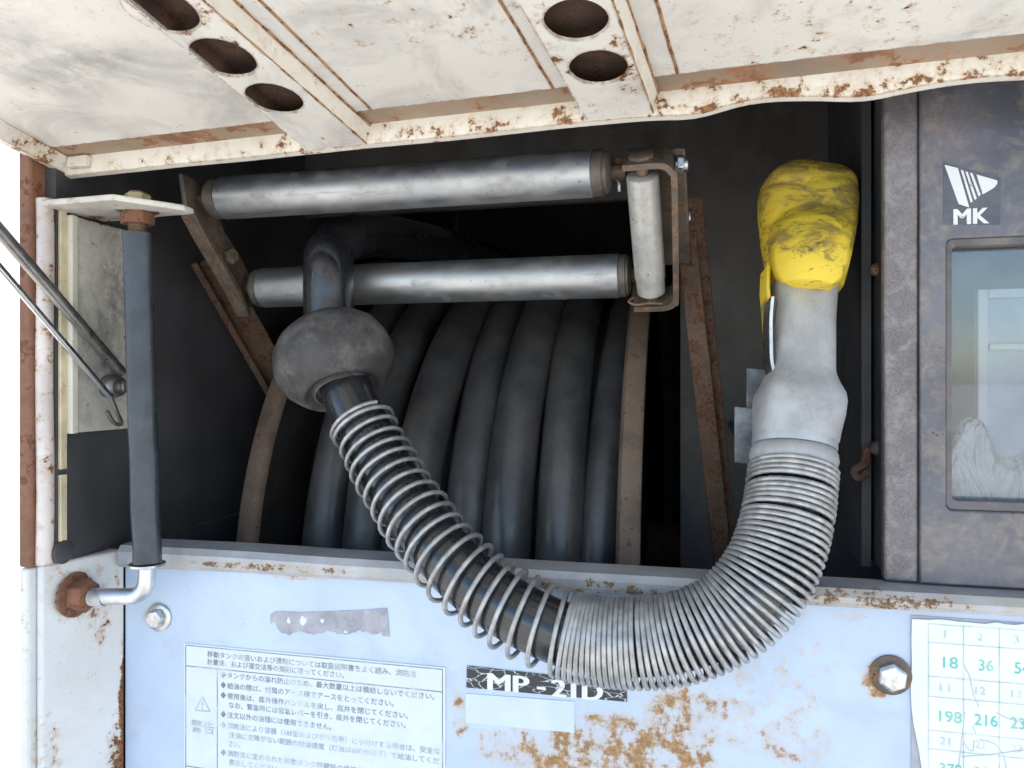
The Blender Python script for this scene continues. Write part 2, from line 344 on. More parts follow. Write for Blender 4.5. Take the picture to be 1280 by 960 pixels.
MB().obox(LO, LX, LY, LZ, (xL + .003, .0250, ZP), (xR, .50, ZP + .003)).build('door_panel', M_LID, door)
MB().obox(LO, LX, LY, LZ, (xL + .003, .006, ZP + .0006), (xR, .0248, ZP + .003)).build('shaded_groove', M_GROOVE, door)
prof = [(-.002, -.001), (.001, -.0036), (.0055, -.0032), (.0070, -.0010), (.0084, .0075), (.0088, .0115), (.0, .0115), (-.002, .009)]
def dent(x):
    u = x
    g = lambda c, s, a: a * math.exp(-((u - c) / s) ** 2)
    xa = [lid(q, 130)[0] for q in (870, 950, 1075, 1200)]
    return g(xa[0], .018, -.0026) + g(xa[1], .032, .0036) + g(xa[2], .016, -.0018) + g(xa[3], .03, .0022) + .0006 * mnoise.noise((x * 14, 0, 0))
xs = [xL + (xR - xL) * i / 130 for i in range(131)]
MB().loft([[lw(x, y, z + dent(x) * max(0, 1 - max(z, 0) / .0115)) for y, z in prof] for x in xs]).build('door_rim', M_RIM, door, smooth=28)
# side lip on the left end
MB().loft([[lw(xL + a, y, z) for a, z in ((-.003, -.001), (.004, -.002), (.008, .004), (.009, .0084), (-.003, .012))] for y in [.0 + i * .05 for i in range(11)]]).build('side_lip', M_RIM, door, smooth=28)
MB().obox(LO, LX, LY, LZ, (xL + .010, .0075, -.0005), (xL + .028, .0125, .008)).build('corner_clip', M_RIM, door, bevel=.001)
# perforated ribs
M_SEAM = paint('rusty seam', (.40, .24, .13), .7, .3, 60, rust=.5, rscale=200, bump=.5)
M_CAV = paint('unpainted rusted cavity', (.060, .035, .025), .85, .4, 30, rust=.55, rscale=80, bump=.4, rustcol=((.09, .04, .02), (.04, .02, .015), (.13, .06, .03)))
def rib(e0, e1, f0, f1, holes, wall_r):
    """e = left edge, f = right edge of the bottom face, each as (far pixel, near pixel)"""
    z0 = -.0028; ya = .004; yb = .47
    def line(a, b):
        (x1, y1), (x2, y2) = lid(*a, z0), lid(*b, z0); k = (x2 - x1) / (y2 - y1); return lambda y: x1 + k * (y - y1)
    L_, R_ = line(e0, e1), line(f0, f1)
    Rm = (lambda y: R_(y))
    bm = bmesh.new(); loops = []
    corners = [(L_(ya), ya), (Rm(ya), ya), (Rm(yb), yb), (L_(yb), yb)]; outer = []
    for i in range(4):
        a, b = Vector((*corners[i], 0)), Vector((*corners[(i + 1) % 4], 0)); nseg = 1 if i % 2 == 0 else 24
        for k in range(nseg): outer.append(a.lerp(b, k / nseg))
    loops.append(outer); hc = []
    for hu, hv, hr in holes:
        cx, cy = lid(hu, hv, z0); rr = abs(lid(hu + hr, hv, z0)[0] - cx); hc.append((cx, cy, rr))
    k = len(hc); dx = hc[-2][0] - hc[-1][0]; dy = hc[-2][1] - hc[-1][1]
    while hc[-1][1] < .40:                       # further holes at the same pitch out of the picture
        hc.sort(key=lambda c: c[1]); st = hc[-1][1] - hc[-2][1]; yy = hc[-1][1] + st
        if yy > .44: break
        hc.append(((L_(yy) + Rm(yy)) / 2, yy, hc[-1][2]))
    for cx, cy, rr in hc: loops.append([Vector((cx + rr * math.cos(t * math.pi / 18), cy + rr * math.sin(t * math.pi / 18), 0)) for t in range(36)])
    edges = []
    for lp in loops:
        vs = [bm.verts.new(p) for p in lp]; edges += [bm.edges.new((vs[i], vs[(i + 1) % len(vs)])) for i in range(len(vs))]
    bmesh.ops.triangle_fill(bm, edges=edges, use_beauty=True)
    # walls: up to the panel
    fs = [f for f in bm.faces]
    me_v = [v.co.copy() for v in bm.verts]; me_f = [tuple(v.index for v in f.verts) for f in fs] if not bm.verts.index_update() else []
    bm.free()
    mb = MB(); n = len(me_v)
    vs = [lw(p.x, p.y, z0) for p in me_v] + [lw(p.x, p.y, z0 + .0016) for p in me_v]
    fa = me_f + [tuple(i + n for i in reversed(f)) for f in me_f]; off = 0
    for lp in loops:
        m = len(lp)
        for i in range(m): a, b = off + i, off + (i + 1) % m; fa.append((a, b, b + n, a + n))
        off += m
    mb.add(vs, fa); web = mb.build('rib', M_LID, door, smooth=30)
    top = ZP - .0001
    for fn, sgn in ((L_, -1), (Rm, 1)):
        m2 = MB(); poly = []
        for y in (ya + .001, yb): poly.append((fn(y), y))
        fl_ = .0030 * sgn
        (xa, y0), (xb, y1) = poly
        t = -.0014 * sgn
        m2.add([lw(xa, y0, z0 + .0002), lw(xb, y1, z0 + .0002), lw(xb + fl_, y1, top), lw(xa + fl_, y0, top),
                lw(xa + t, y0, z0 + .0002), lw(xb + t, y1, z0 + .0002), lw(xb + fl_ + t, y1, top), lw(xa + fl_ + t, y0, top)],
               [(0, 1, 2, 3), (7, 6, 5, 4), (0, 4, 5, 1), (1, 5, 6, 2), (2, 6, 7, 3), (3, 7, 4, 0)])
        m2.build('rib_wall', M_RIM if sgn > 0 else M_LID, web, smooth=20)
        if sgn > 0:
            pts_ = [lw(xa + fl_ + (xb - xa) * q / 60 + .0006 * mnoise.noise((q * .9, xa * 50, 0)), y0 + (y1 - y0) * q / 60, top - .0002) for q in range(61)]
            MB().tube(pts_, lambda t: .0009 + .0006 * mnoise.noise((t * 40, xa * 30, 4)), 6).build('rust_line', M_SEAM, web)
            pts_ = [lw(xa + (xb - xa) * q / 60, y0 + (y1 - y0) * q / 60, z0 + .0004) for q in range(61)]
            MB().tube(pts_, lambda t: max(.0002, .0005 + .0009 * mnoise.noise((t * 50, xa * 30, 9))), 6).build('rust_line', M_SEAM, web)
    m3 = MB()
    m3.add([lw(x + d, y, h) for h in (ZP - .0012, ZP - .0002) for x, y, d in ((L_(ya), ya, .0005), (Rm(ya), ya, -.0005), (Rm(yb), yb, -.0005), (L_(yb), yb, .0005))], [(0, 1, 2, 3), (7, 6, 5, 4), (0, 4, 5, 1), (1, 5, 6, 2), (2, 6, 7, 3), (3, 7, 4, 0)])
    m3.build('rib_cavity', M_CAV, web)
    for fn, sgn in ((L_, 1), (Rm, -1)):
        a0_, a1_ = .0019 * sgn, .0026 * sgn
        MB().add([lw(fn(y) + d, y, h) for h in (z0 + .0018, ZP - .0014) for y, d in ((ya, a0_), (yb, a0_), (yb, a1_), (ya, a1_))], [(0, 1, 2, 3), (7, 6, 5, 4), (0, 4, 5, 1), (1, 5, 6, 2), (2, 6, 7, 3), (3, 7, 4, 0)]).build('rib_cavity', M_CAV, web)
    return L_, Rm
rib((356, 165), (282, 104), (425, 151), (256, 3), [(200, 13, 46), (279, 73, 40), (343, 124, 35)], 1)
rib((725, 136), (645, 0), (812, 129), (765, 0), [(720, 26, 42), (748, 85, 38)], 1)
for a, b in (((455, 128), (325, 0)), ((690, 108), (625, 0)), ((848, 94), (820, 0))):
    (x1, y1), (x2, y2) = lid(*a, ZP), lid(*b, ZP); k = (x2 - x1) / (y2 - y1); y1 = .0255; x1 = x2 + k * (y1 - y2); y2 = .47; xe = x1 + k * (y2 - y1)
    MB().tube([lw(x1 + (xe - x1) * i / 40 + .0004 * mnoise.noise((i * .7, k, 0)), y1 + (y2 - y1) * i / 40, ZP) for i in range(41)], lambda t: .0010 + .0005 * mnoise.noise((t * 60, k, 2)), 6).build('seam', M_SEAM, door)

# ------------------------------------------------------------------ door stay: two thin arms on the side wall
stay = thing('door_stay', 'thin grey metal door stay with two arms pivoting on the side bracket', 'door stay', PX(146, 484, -.314))
M_STAY = plain('worn grey steel', (.30, .29, .28), .36, .85, .2, 80, .15, 500, dust=(.2, .17, .14), dust_amt=.4)
pv = PX(147, 483, -.312)
def stay_end(u, v, X): return PX(u, v, X)
a0, a1 = PX(152, 466, -.312), PX(6, 296, -.312); dv = (a1 - a0).normalized()
MB().cyl(a0, a1 + dv * .16, .0042, 20).build('arm', M_STAY, stay)
b0, b1 = PX(138, 496, -.3095), PX(6, 342, -.3095); dv2 = (b1 - b0).normalized()
MB().cyl(b0, b1 + dv2 * .16, .0024, 12).build('rod', plain('bright rod', (.6, .6, .6), .3, 1, .1), stay)
MB().lathe(pv - Vector((.0095, 0, 0)), Vector((1, 0, 0)), [(0, .009), (.008, .009), (.010, .0075), (.012, .0075), (.0125, .0045), (.017, .0045), (.018, .0032), (.0182, 0)], 24).build('pivot', M_STAY, stay)
MB().tube(spline([PX(139, 497, -.309), PX(146, 515, -.309), PX(152, 530, -.3105), PX(142, 528, -.312), PX(134, 514, -.312)], .002), .0016, 8).build('spring_clip', M_STAY, stay)

# ------------------------------------------------------------------ sleeved rod between bracket and corner return
rodt = thing('locking_rod', 'black sleeved steel rod with bent foot threaded into the corner panel', 'rod', P(184, 745, -.036))
tp, bt = P(171, 292, -.040), P(184, 702, -.036)
M_SLV = plain('black vinyl sleeve', (.040, .048, .062), .30, 0, .3, 30, .25, 90, dust=(.12, .15, .20), dust_amt=.35, stretch=(1, 1, .12), dscale=30)
cpts = [tp.lerp(bt, i / 30) + Vector((.0006 * mnoise.noise((i * .3, 1, 0)), .0005 * mnoise.noise((i * .3, 7, 0)), 0)) for i in range(31)]
sr_ = []
for i, p in enumerate(cpts):
    r_ = .0098 + .0004 * mnoise.noise((i * .3, 2, 2)); row = []
    for k in range(40):
        a = 2 * math.pi * k / 40; c, q = math.cos(a), math.sin(a); x, y = r_ * math.copysign(abs(c) ** .55, c), r_ * math.copysign(abs(q) ** .55, q)
        w_ = R(-52) + .12 * mnoise.noise((i * .15, 5, 0)); g_ = 1 - .16 * math.exp(-((a - 4.1) / .10) ** 2)
        row.append(p + Vector(((x * math.cos(w_) - y * math.sin(w_)) * g_, (x * math.sin(w_) + y * math.cos(w_)) * g_, 0)))
    sr_.append(row)
slv = MB().loft(sr_).build('sleeve', M_SLV, rodt, smooth=60)
rim_ = P(184, 704, -.036)
MB().lathe(rim_, Vector((0, 0, -1)), [(0, .0125), (.0016, .0128), (.0022, .0115)], 28).build('washer', M_ZINC, rodt)
el = [P(184, 706, -.036), P(183.5, 720, -.036), P(182, 731, -.036), P(177, 740, -.0365), P(166, 745, -.037), P(145, 745.5, -.0375), P(112, 745.5, -.038)]
nutp = PX(93, 743, XW)
el.append(nutp + Vector((.004, 0, 0)))
M_ROD = plain('galvanised rod', (.62, .64, .66), .38, .85, .15, 60, .12, 500, dust=(.3, .26, .2), dust_amt=.4)
MB().tube(spline(el, .0015), .0060, 18).build('bent_foot', M_ROD, rodt)
thr = MB(); th0 = nutp + Vector((.014, 0, 0)); tpts = []
for i in range(9 * 14 + 1):
    a = 2 * math.pi * i / 14; tpts.append(Vector((th0.x + .0013 * i / 14, P(108, 745.5, -.038).y + .0061 * math.cos(a), P(108, 745.5, -.038).z + .0061 * math.sin(a))))
thr.tube(tpts, .0006, 5).build('thread', M_ROD, rodt)
M_NUT = paint('rusty nut', (.20, .09, .05), .75, .4, 60, rust=.55, rscale=150, bump=.25, rustcol=((.22, .085, .04), (.10, .04, .025), (.34, .17, .09)))
MB().lathe(nutp, Vector((1, 0, 0)), [(0, .0165), (.002, .0165), (.0026, .015)], 28).build('rusty_washer', M_NUT, rodt)
hexa(MB(), nutp + Vector((.0026, 0, 0)), Vector((1, 0, 0)), .0128, .011, .5).build('nut', M_NUT, rodt, bevel=.0006)
top0 = P(172, 296, -.04)
MB().cyl(top0, Vector((top0.x, top0.y, .139)), .0058, 18).build('threaded_end', M_BARE, rodt)
tpts = [Vector((top0.x + .006 * math.cos(2 * math.pi * i / 14), top0.y + .006 * math.sin(2 * math.pi * i / 14), top0.z + (i / 14) * .0013)) for i in range(14 * 13)]
MB().tube(tpts, .0006, 5).build('thread', M_BARE, rodt)
hexa(MB(), Vector((top0.x, top0.y, .1155)), Vector((0, 0, 1)), .0118, .0095, .2).build('nut', M_NUT, rodt, bevel=.0006)
MB().lathe(Vector((top0.x, top0.y, .1250)), Vector((0, 0, 1)), [(0, .0145), (.0012, .0145)], 24).build('washer', M_BARE, rodt)
hexa(MB(), Vector((top0.x, top0.y, .1318)), Vector((0, 0, 1)), .0092, .006, .2).build('nut', paint('brassy nut', (.42, .38, .22), .5, .3, 80, rust=.6, rscale=200), rodt, bevel=.0006)

# ------------------------------------------------------------------ hose reel
RC = Vector((0, .45, -.20)); RR = .36; XFL, XFR = -.260, .060
reel = thing('hose_reel', 'large rusty hose reel drum with rolled flange rims inside the cabinet', 'hose reel', (-.10, .45, -.60))
M_FL = paint('rusty reel flange', (.20, .145, .11), .65, .3, 30, rust=.60, rscale=110, bump=.4, rustcol=((.24, .13, .08), (.12, .075, .055), (.34, .22, .15)))
M_RUB0 = plain('black flange paint', (.030, .028, .028), .6, 0, .4, 20, .3, 150, dust=(.09, .06, .045), dust_amt=.5)
for X, sg in ((XFL, -1), (XFR, 1)):
    prf = []
    c = Vector((X, RC.y, RC.z)); ax = Vector((sg, 0, 0))
    pr = [(0, .05), (0, RR - .006), (.001, RR - .001), (.004, RR + .002), (.0165, RR + .001), (.0195, RR - .001), (.020, RR - .004), (.0185, RR - .005), (.004, RR - .006), (.003, RR - .012), (.003, .05)]
    m = MB().lathe(c, ax, pr + [pr[0]], 120); m.f = [f for f in m.f if len(f) == 4]
    rim_f = [f for f in m.f if min((Vector((0, m.v[i].y - c.y, m.v[i].z - c.z))).length for i in f) > RR - .008]
    disc_f = [f for f in m.f if f not in set(rim_f)]
    m2 = MB(); m2.v = list(m.v); m2.f = disc_f; fo = m2.build('flange', M_RUB0, reel, smooth=40)
    m3 = MB(); m3.v = list(m.v); m3.f = rim_f; m3.build('rim', M_FL, fo, smooth=40)
MB().cyl(Vector((XFL, RC.y, RC.z)), Vector((XFR, RC.y, RC.z)), .20, 64).build('drum', M_RUSTIRON, reel)
MB().cyl(Vector((XFL - .035, RC.y, RC.z)), Vector((XFR + .08, RC.y, RC.z)), .03, 32).build('axle', M_RUSTIRON, reel)
# stands: leaning angle irons either side that carry the roller guide
def angle_iron(name, p0, p1, w, t, wd, mat, par, flip=1):
    ax = (p1 - p0).normalized(); e = (wd - ax * wd.dot(ax)).normalized(); n = ax.cross(e) * flip; L = (p1 - p0).length
    m = MB(); o = p0
    m.obox(o, ax, e, n, (0, 0, 0), (L, w, t)); m.obox(o, ax, e, n, (0, 0, t), (L, t, w)); return m.build(name, mat, par, bevel=.001)
sl0, sl1 = P(240, 326, .10), P(392, 590, .25)
MB().bar(sl0, sl1 + (sl1 - sl0) * 1.25, Vector((.55, -.83, 0)), .022, .006).build('stand', M_RUSTIRON, reel, bevel=.001)
MB().bar(sl0 + Vector((.008, .012, .004)), sl1 + (sl1 - sl0) * 1.2 + Vector((.008, .012, .004)), Vector((.83, .55, 0)), .030, .005).build('stand', M_RUSTIRON, reel, bevel=.001)
sr0, sr1 = P(857, 290, .085), P(897, 640, .16)
wd = Vector((1, 0, 0))
MB().bar(sr0, sr1 + (sr1 - sr0) * 1.5, wd, .0150, .005).build('stand', M_RUSTIRON, reel, bevel=.001)
q0, q1 = P(858, 246, .092), P(900, 640, .168)
mbq = MB(); mbq.bar(q0 + Vector((.001, .002, 0)), q1 + (q1 - q0) * 1.5, wd, .0215, .004).build('stand', M_RUSTIRON, reel, bevel=.001)
MB().lathe(P(854, 272, .088), Vector((-.12, -1, .1)), [(0, .0075), (.004, .0075), (.005, .006)], 6).build('bolt', M_BOLT, reel, bevel=.0005)

# ------------------------------------------------------------------ roller guide
guide = thing('hose_guide', 'hose roller guide of three steel rollers in rusty brackets above the reel', 'roller guide', Vector((-.09, .09, .06)))
UYZ, LYZ = (.020, .147), (.083, .0838)
M_ROLL = NT('roller steel')
s = M_ROLL; n1 = s.noise(22, 6, .65, stretch=(.3, 1, 1)); n2 = s.noise(48, 8, .72, off=(2, 3, 4)); n3 = s.noise(300, 3, .6); n4 = s.noise(130, 4, .7, stretch=(.08, 1, 1), off=(9, 2, 1))
col = s.mix(s.ramp(n1, .3, .7), (.36, .37, .385), (.56, .57, .575)); col = s.mix(s.math('MULTIPLY', s.ramp(n2, .50, .70), .42), col, (.22, .205, .18)); col = s.mix(s.ramp(n4, .58, .72, 0, .45), col, (.16, .15, .14)); col = s.mix(s.ramp(n3, .67, .72, 0, .7), col, (.08, .07, .06))
s.put(s.b.inputs['Base Color'], col); s.put(s.b.inputs['Metallic'], s.ramp(n2, .50, .70, .9, .6)); s.put(s.b.inputs['Roughness'], s.ramp(n2, .38, .70, .42, .60)); s.bump(s.math('ADD', n3, n4), .18, .0003)
M_CAP = paint('tarnished roller cap', (.14, .125, .11), .5, .25, 60, rust=.66, rscale=180, bump=.3, metal=.4)
def roller(c0, c1, r, cap, name='roller', mat=None, pin=.0055):
    ax = (c1 - c0).normalized(); L = (c1 - c0).length
    b = MB().lathe(c0 + ax * cap, ax, [(0, r - .0012), (.0012, r), (L - 2 * cap - .0012, r), (L - 2 * cap, r - .0012)], 48).build(name, mat or M_ROLL.m, guide)
    for o, d in ((c0 + ax * cap, -ax), (c1 - ax * cap, ax)):
        MB().lathe(o, d, [(0, r - .0005), (cap * .55, r - .0004), (cap * .6, r - .0018), (cap * .8, r - .0018), (cap, r - .005), (cap + .001, 0)], 40).build('end_cap', M_CAP, b)
    MB().cyl(c0 - ax * .016, c1 + ax * .010, pin, 16).build('axle_pin', M_RUSTIRON, b)
    return b
xl = -.252
roller(Vector((xl, *UYZ)), Vector((.066, *UYZ)), .0165, .012)
roller(Vector((xl, *LYZ)), Vector((.074, *LYZ)), .0170, .008)
# vertical roller: white-worn, in its U bracket
v0, v1 = P(803, 218, .012), P(814, 364, .070); vax = (v1 - v0).normalized()
M_WORN = NT('worn pale roller'); s = M_WORN; n1 = s.noise(45, 6, .65); n2 = s.noise(260, 4, .7)
col = s.mix(s.ramp(n1, .35, .7), (.62, .61, .58), (.42, .41, .39)); col = s.mix(s.ramp(n2, .60, .70, 0, .75), col, (.22, .19, .15)); s.put(s.b.inputs['Base Color'], col); s.b.inputs['Metallic'].default_value = .35; s.b.inputs['Roughness'].default_value = .42; s.bump(n2, .2, .0004)
vr = MB().lathe(v0, vax, [(0, .0098), (.001, .0110), ((v1 - v0).length * .86, .0112), ((v1 - v0).length * .86 + .0006, .0106), ((v1 - v0).length, .0104)], 36).build('roller', M_WORN.m, guide)
MB().cyl(v0 - vax * .013, v1 + vax * .014, .0046, 16).build('axle_pin', M_BARE, vr)
MB().lathe(v0 - vax * .0125, -vax, [(0, .0085), (.0022, .0085), (.0034, .0065), (.0036, 0)], 24).build('pin_head', M_BARE, vr)
# U bracket: bent flat bar about the vertical roller
ub = [v0 - vax * .010 + Vector((-.012, 0, 0)), v0 - vax * .0102 + Vector((.010, 0, 0)), v0 - vax * .0085 + Vector((.0165, 0, 0)), v0 - vax * .003 + Vector((.0205, 0, 0)), v0 + vax * .004 + Vector((.0212, 0, 0)),
      v1 - vax * .004 + Vector((.0185, 0, 0)), v1 + vax * .0035 + Vector((.0172, 0, 0)), v1 + vax * .0072 + Vector((.0135, 0, 0)), v1 + vax * .0085 + Vector((.006, 0, 0)), v1 + vax * .0085 + Vector((-.013, 0, 0))]
path = spline(ub, .002); bw = .0155; tt = .0042
rings = []
across = Vector((0, 1, 0)); across = (across - vax * across.dot(vax)).normalized()
for i, p in enumerate(path):
    t = (path[min(i + 1, len(path) - 1)] - path[max(i - 1, 0)]).normalized(); nn = t.cross(across).normalized()
    rings.append([p + across * a * bw + nn * b * tt * .5 for a, b in ((-.75, -1), (-.75, 1), (1.0, 1), (1.0, -1))])
MB().loft(rings).build('bracket', M_BARE, guide, bevel=.0006, smooth=30)
# plate behind the U bracket and its bolt
pl = P(838, 215, .03)
MB().bar(P(836, 186, .026), P(846, 330, .088), Vector((1, 0, 0)), .022, .004).build('bracket_plate', M_BARE, guide, bevel=.0015)
MB().cyl(P(838, 207, .016), P(860, 206, .016), .0050, 18).build('stud', M_ZINC, guide)
MB().lathe(P(846, 206, .016), Vector((1, .1, 0)), [(0, .0068), (.0040, .0068), (.0062, .0045), (.0072, .003), (.0074, 0)], 6).build('cap_nut', M_BOLT, guide, bevel=.0005)
MB().tube(spline([P(792, 372, .066), P(786, 377, .062), P(796, 381, .061), P(812, 379, .061), P(828, 380, .062)], .0015), .0011, 8).build('cotter_pin', M_BARE, guide)
MB().tube(spline([P(768, 222, .018), P(773, 226, .010), P(774, 240, .009)], .001), .0011, 8).build('cotter_pin', M_ZINC, guide)
MB().bar(P(768, 207, .02), P(800, 206, .026), Vector((0, 0, 1)), .010, .004).build('cross_link', M_RUSTIRON, guide, bevel=.001)
# left bracket: tapering plate carrying both roller pins
lp_ = [(-.004, .162), (.030, .160), (.050, .128), (.072, .112), (.094, .090), (.094, .070), (.078, .060), (.060, .082), (.020, .118), (.002, .135)]
MB().prism([Vector((xl - .012, y, z)) for y, z in lp_], Vector((.004, 0, 0))).build('bracket', M_BARE, guide, bevel=.0012)
MB().prism([Vector((xl - .0125, y, z)) for y, z in ((.002, .135), (.020, .118), (.060, .082), (.078, .060), (.074, .058), (.056, .078), (.016, .114), (-.002, .132))], Vector((.0125, 0, 0))).build('bracket_lip', M_BARE, guide, bevel=.0008)
MB().lathe(Vector((xl - .008, .055, .106)), Vector((1, -.4, .2)), [(0, .0075), (.006, .0075), (.008, .006)], 6).build('bolt', M_BARE, guide, bevel=.0005)

# ------------------------------------------------------------------ delivery hose
hose = thing('delivery_hose', 'black rubber fuel hose wound on the reel and looped out with spring guard', 'hose', P(760, 855, -.04))
HR = .0187
M_RUB = plain('black hose rubber', (.060, .060, .064), .38, 0, .35, 22, .25, 200, dust=(.17, .155, .14), dust_amt=.5, dscale=18, spec=.6)
M_RUBF = plain('glossy hose rubber', (.020, .021, .025), .20, 0, .3, 40, .10, 250, dust=(.07, .066, .062), dust_amt=.22, dscale=40, spec=.8)
# outer layer of turns, each leaning slightly and lifting a little over its neighbours
def turn(x0, rad, lean, ph, hr):
    m = MB(); pts = []
    for i in range(120):
        a = 2 * math.pi * i / 120
        r = rad + .004 * math.sin(a * 2 + ph)
        pts.append(Vector((x0 + lean * math.sin(a) + .0025 * math.sin(a * 3 + ph * 2), RC.y - r * math.cos(a), RC.z + r * math.sin(a))))
    pts.append(pts[0].copy())
    return m.tube(pts, hr, 20, cap=False)
wound = [(-.216, .318, .003, 0, .0195), (-.172, .322, .006, 1, .0205), (-.126, .330, .013, 2, .0225), (-.080, .322, .010, 4.1, .0205), (-.036, .328, .004, 5, .0218), (.006, .320, .001, .5, .0205), (.041, .312, .007, 2.5, .0187)]
mb = MB()
for x0, r_, ln, ph, hr in wound:
    t_ = turn(x0, r_, ln, ph, hr); mb.add(t_.v, t_.f)
mb.build('wound_turns', M_RUB, hose, smooth=60)
mb = MB()
for i in range(8):
    t_ = turn(-.236 + i * .037, .280, .003, i, .0187); mb.add(t_.v, t_.f)
mb.build('inner_turns', M_RUB, hose, smooth=60)
lead = [Vector((-.075, .62, .08)), Vector((-.085, .52, .125)), Vector((-.10, .42, .142)), Vector((-.13, .30, .146)), Vector((-.15, .20, .142)), Vector((-.161, .13, .134)), Vector((-.1645, .085, .1235)), Vector((-.166, .055, .1065))]
run_px = [(411, 335, .0405), (411, 385, .037), (418, 430, .034), (428, 470, .028), (440, 505, .020), (463, 550, .010), (490, 600, -.003), (526, 655, -.020), (573, 712, -.034), (628, 755, -.040), (680, 783, -.042), (722, 797, -.042), (770, 803, -.042), (820, 803, -.042), (868, 792, -.042), (915, 768, -.040), (950, 732, -.036), (972, 690, -.029), (984, 645, -.020), (990, 600, -.010), (993, 565, -.002), (995, 548, .002)]
run = [P(*q) for q in run_px]
full = spline(lead + run, .003)
MB().tube(full, .0196, 28).build('hose_run', M_RUBF, hose, smooth=60)
# rubber stopper ball
bc = P(419, 452, .0335); bax = (P(440, 505, .018) - P(413, 400, .046)).normalized()
M_BALL = plain('dusty stopper rubber', (.052, .050, .052), .62, 0, .25, 50, .35, 260, dust=(.23, .21, .205), dust_amt=.8, dscale=34)
pr = [(-.032, .0190), (-.0325, .0225), (-.031, .0275), (-.027, .0345), (-.020, .0410), (-.010, .0456), (.000, .0470), (.008, .0458), (.016, .0420), (.0225, .0368), (.0265, .0325), (.0280, .0300), (.0276, .0282), (.0235, .0258), (.0225, .0230), (.0270, .0222), (.0275, .0205), (.0230, .0190)]
bm_ = MB().lathe(bc, bax, pr, 72)
for v in bm_.v:
    q = v - bc; v += q.normalized() * (.0009 * mnoise.noise(q * 38) + .0005 * mnoise.noise(q * 110))
bm_.build('rubber_stopper', M_BALL, hose, smooth=50)
cf0 = bc + bax * .029
# spring guard: one wire, open coils first, close coils round the bend
srun = spline(run[4:], .0008)
SL = [0]
for i in range(1, len(srun)): SL.append(SL[-1] + (srun[i] - srun[i - 1]).length)
fr = frames(srun)
def s_at(pxy):           # arc length of the run point nearest to a pixel
    best = min(range(len(srun)), key=lambda i: (Vector(((srun[i] - CAM).dot(RGT) / (srun[i] - CAM).dot(FWD) * F + W / 2, H / 2 - (srun[i] - CAM).z / (srun[i] - CAM).dot(FWD) * F)) - Vector(pxy)).length)
    return SL[best]
sA, sB, sC, sD, sE = s_at((452, 527)), s_at((712, 795)), s_at((797, 805)), s_at((985, 650)), s_at((991, 586))
def pitch(s_):
    if s_ < sA + .006: return .0045
    if s_ < sB - .004: return .0113 + .0010 * math.sin(s_ * 90)
    if s_ < sC - .001: return .00325
    if s_ < sC + .0016: return .0054
    t = (s_ - sC) / (sD - sC)
    if t < 1: return .0034 + .0010 * math.sin(math.pi * min(1, max(0, t * .96 + .02))) ** .8
    if s_ < sD + .004: return .0058
    if sE - .016 < s_ < sE - .012: return .0062
    return .00325
def coil_rad(s_):
    if s_ < sB: return .0232 + .0026 * (s_ - sA) / (sB - sA) + .0005 * math.sin(s_ * 130)
    return .0258 + .0003 * mnoise.noise((s_ * 260, 0, 0))
NS = 26; s_ = sA; ph = 0.0; wire = []
j = 0
while s_ < sE:
    while j < len(SL) - 2 and SL[j + 1] < s_: j += 1
    p, e, n = fr[j]; f_ = (s_ - SL[j]) / max(1e-9, SL[j + 1] - SL[j]); p = p.lerp(fr[j + 1][0], min(1, f_))
    wire.append(p + (e * math.cos(ph) + n * math.sin(ph)) * coil_rad(s_))
    s_ += pitch(s_) / NS; ph += 2 * math.pi / NS
M_WIRE = plain('galvanised spring wire', (.45, .455, .455), .46, .6, .25, 120, .2, 800, dust=(.30, .29, .27), dust_amt=.5, dscale=60)
MB().tube(wire, lambda t:   .00165 - .00005 * min(1, max(0, (t - .22) * 60)), 8).build('spring_guard', M_WIRE, hose, smooth=70)

# ------------------------------------------------------------------ fuel nozzle
nb, ntp = P(994, 553, .0), P(1013, 212, .062)
noz = thing('fuel_nozzle', 'grey metal fuel nozzle with scuffed yellow rubber cover at the hose end', 'fuel nozzle', nb)
nax = (ntp - nb).normalized(); nx = (RGT - nax * RGT.dot(nax)).normalized(); ny = nax.cross(nx)   # ny points away or towards the viewer
if ny.dot(FWD) < 0: ny = -ny
def axpt(v):
    t = (553 - v) / (553 - 212); return nb.lerp(ntp, t)
def ucoord(p): q = p - CAM; return q.dot(RGT) / q.dot(FWD) * F + W / 2
def ring(v, uc, wpx, dr=1.0, ex=2.4, n=40, back=0.0):
    p = axpt(v); p = p + nx * px(uc - ucoord(p), p) + ny * back; a = px(wpx / 2, p); b = a * dr; out = []
    for k in range(n):
        t = 2 * math.pi * k / n; c, s2 = math.cos(t), math.sin(t)
        out.append(p + nx * a * math.copysign(abs(c) ** (2 / ex), c) + ny * b * math.copysign(abs(s2) ** (2 / ex), s2))
    return out
M_ALU = plain('grey cast nozzle', (.43, .44, .455), .52, .2, .14, 40, .45, 900, dust=(.27, .265, .255), dust_amt=.6, dscale=45)
body = MB().loft([ring(*q) for q in ((551, 993, 92, 1, 2.1), (552.5, 993, 98, 1, 2.1), (549, 994, 101.5, 1, 2.15), (540, 995, 102.5, 1, 2.25), (522, 997, 102, 1, 3.2), (507, 998, 100.5, 1, 4.0), (499, 998.5, 96.5, 1, 4.2), (488, 999, 86, .98, 4.0), (478, 999.5, 79, .97, 3.6), (471, 1000, 77, .97, 3.2), (450, 1001, 76, .97, 3.0), (410, 1002.5, 75.5, .97, 2.6), (375, 1004, 77, .97, 2.6), (340, 1006, 80, .97, 2.6))]).build('nozzle_body', M_ALU, noz, smooth=50)
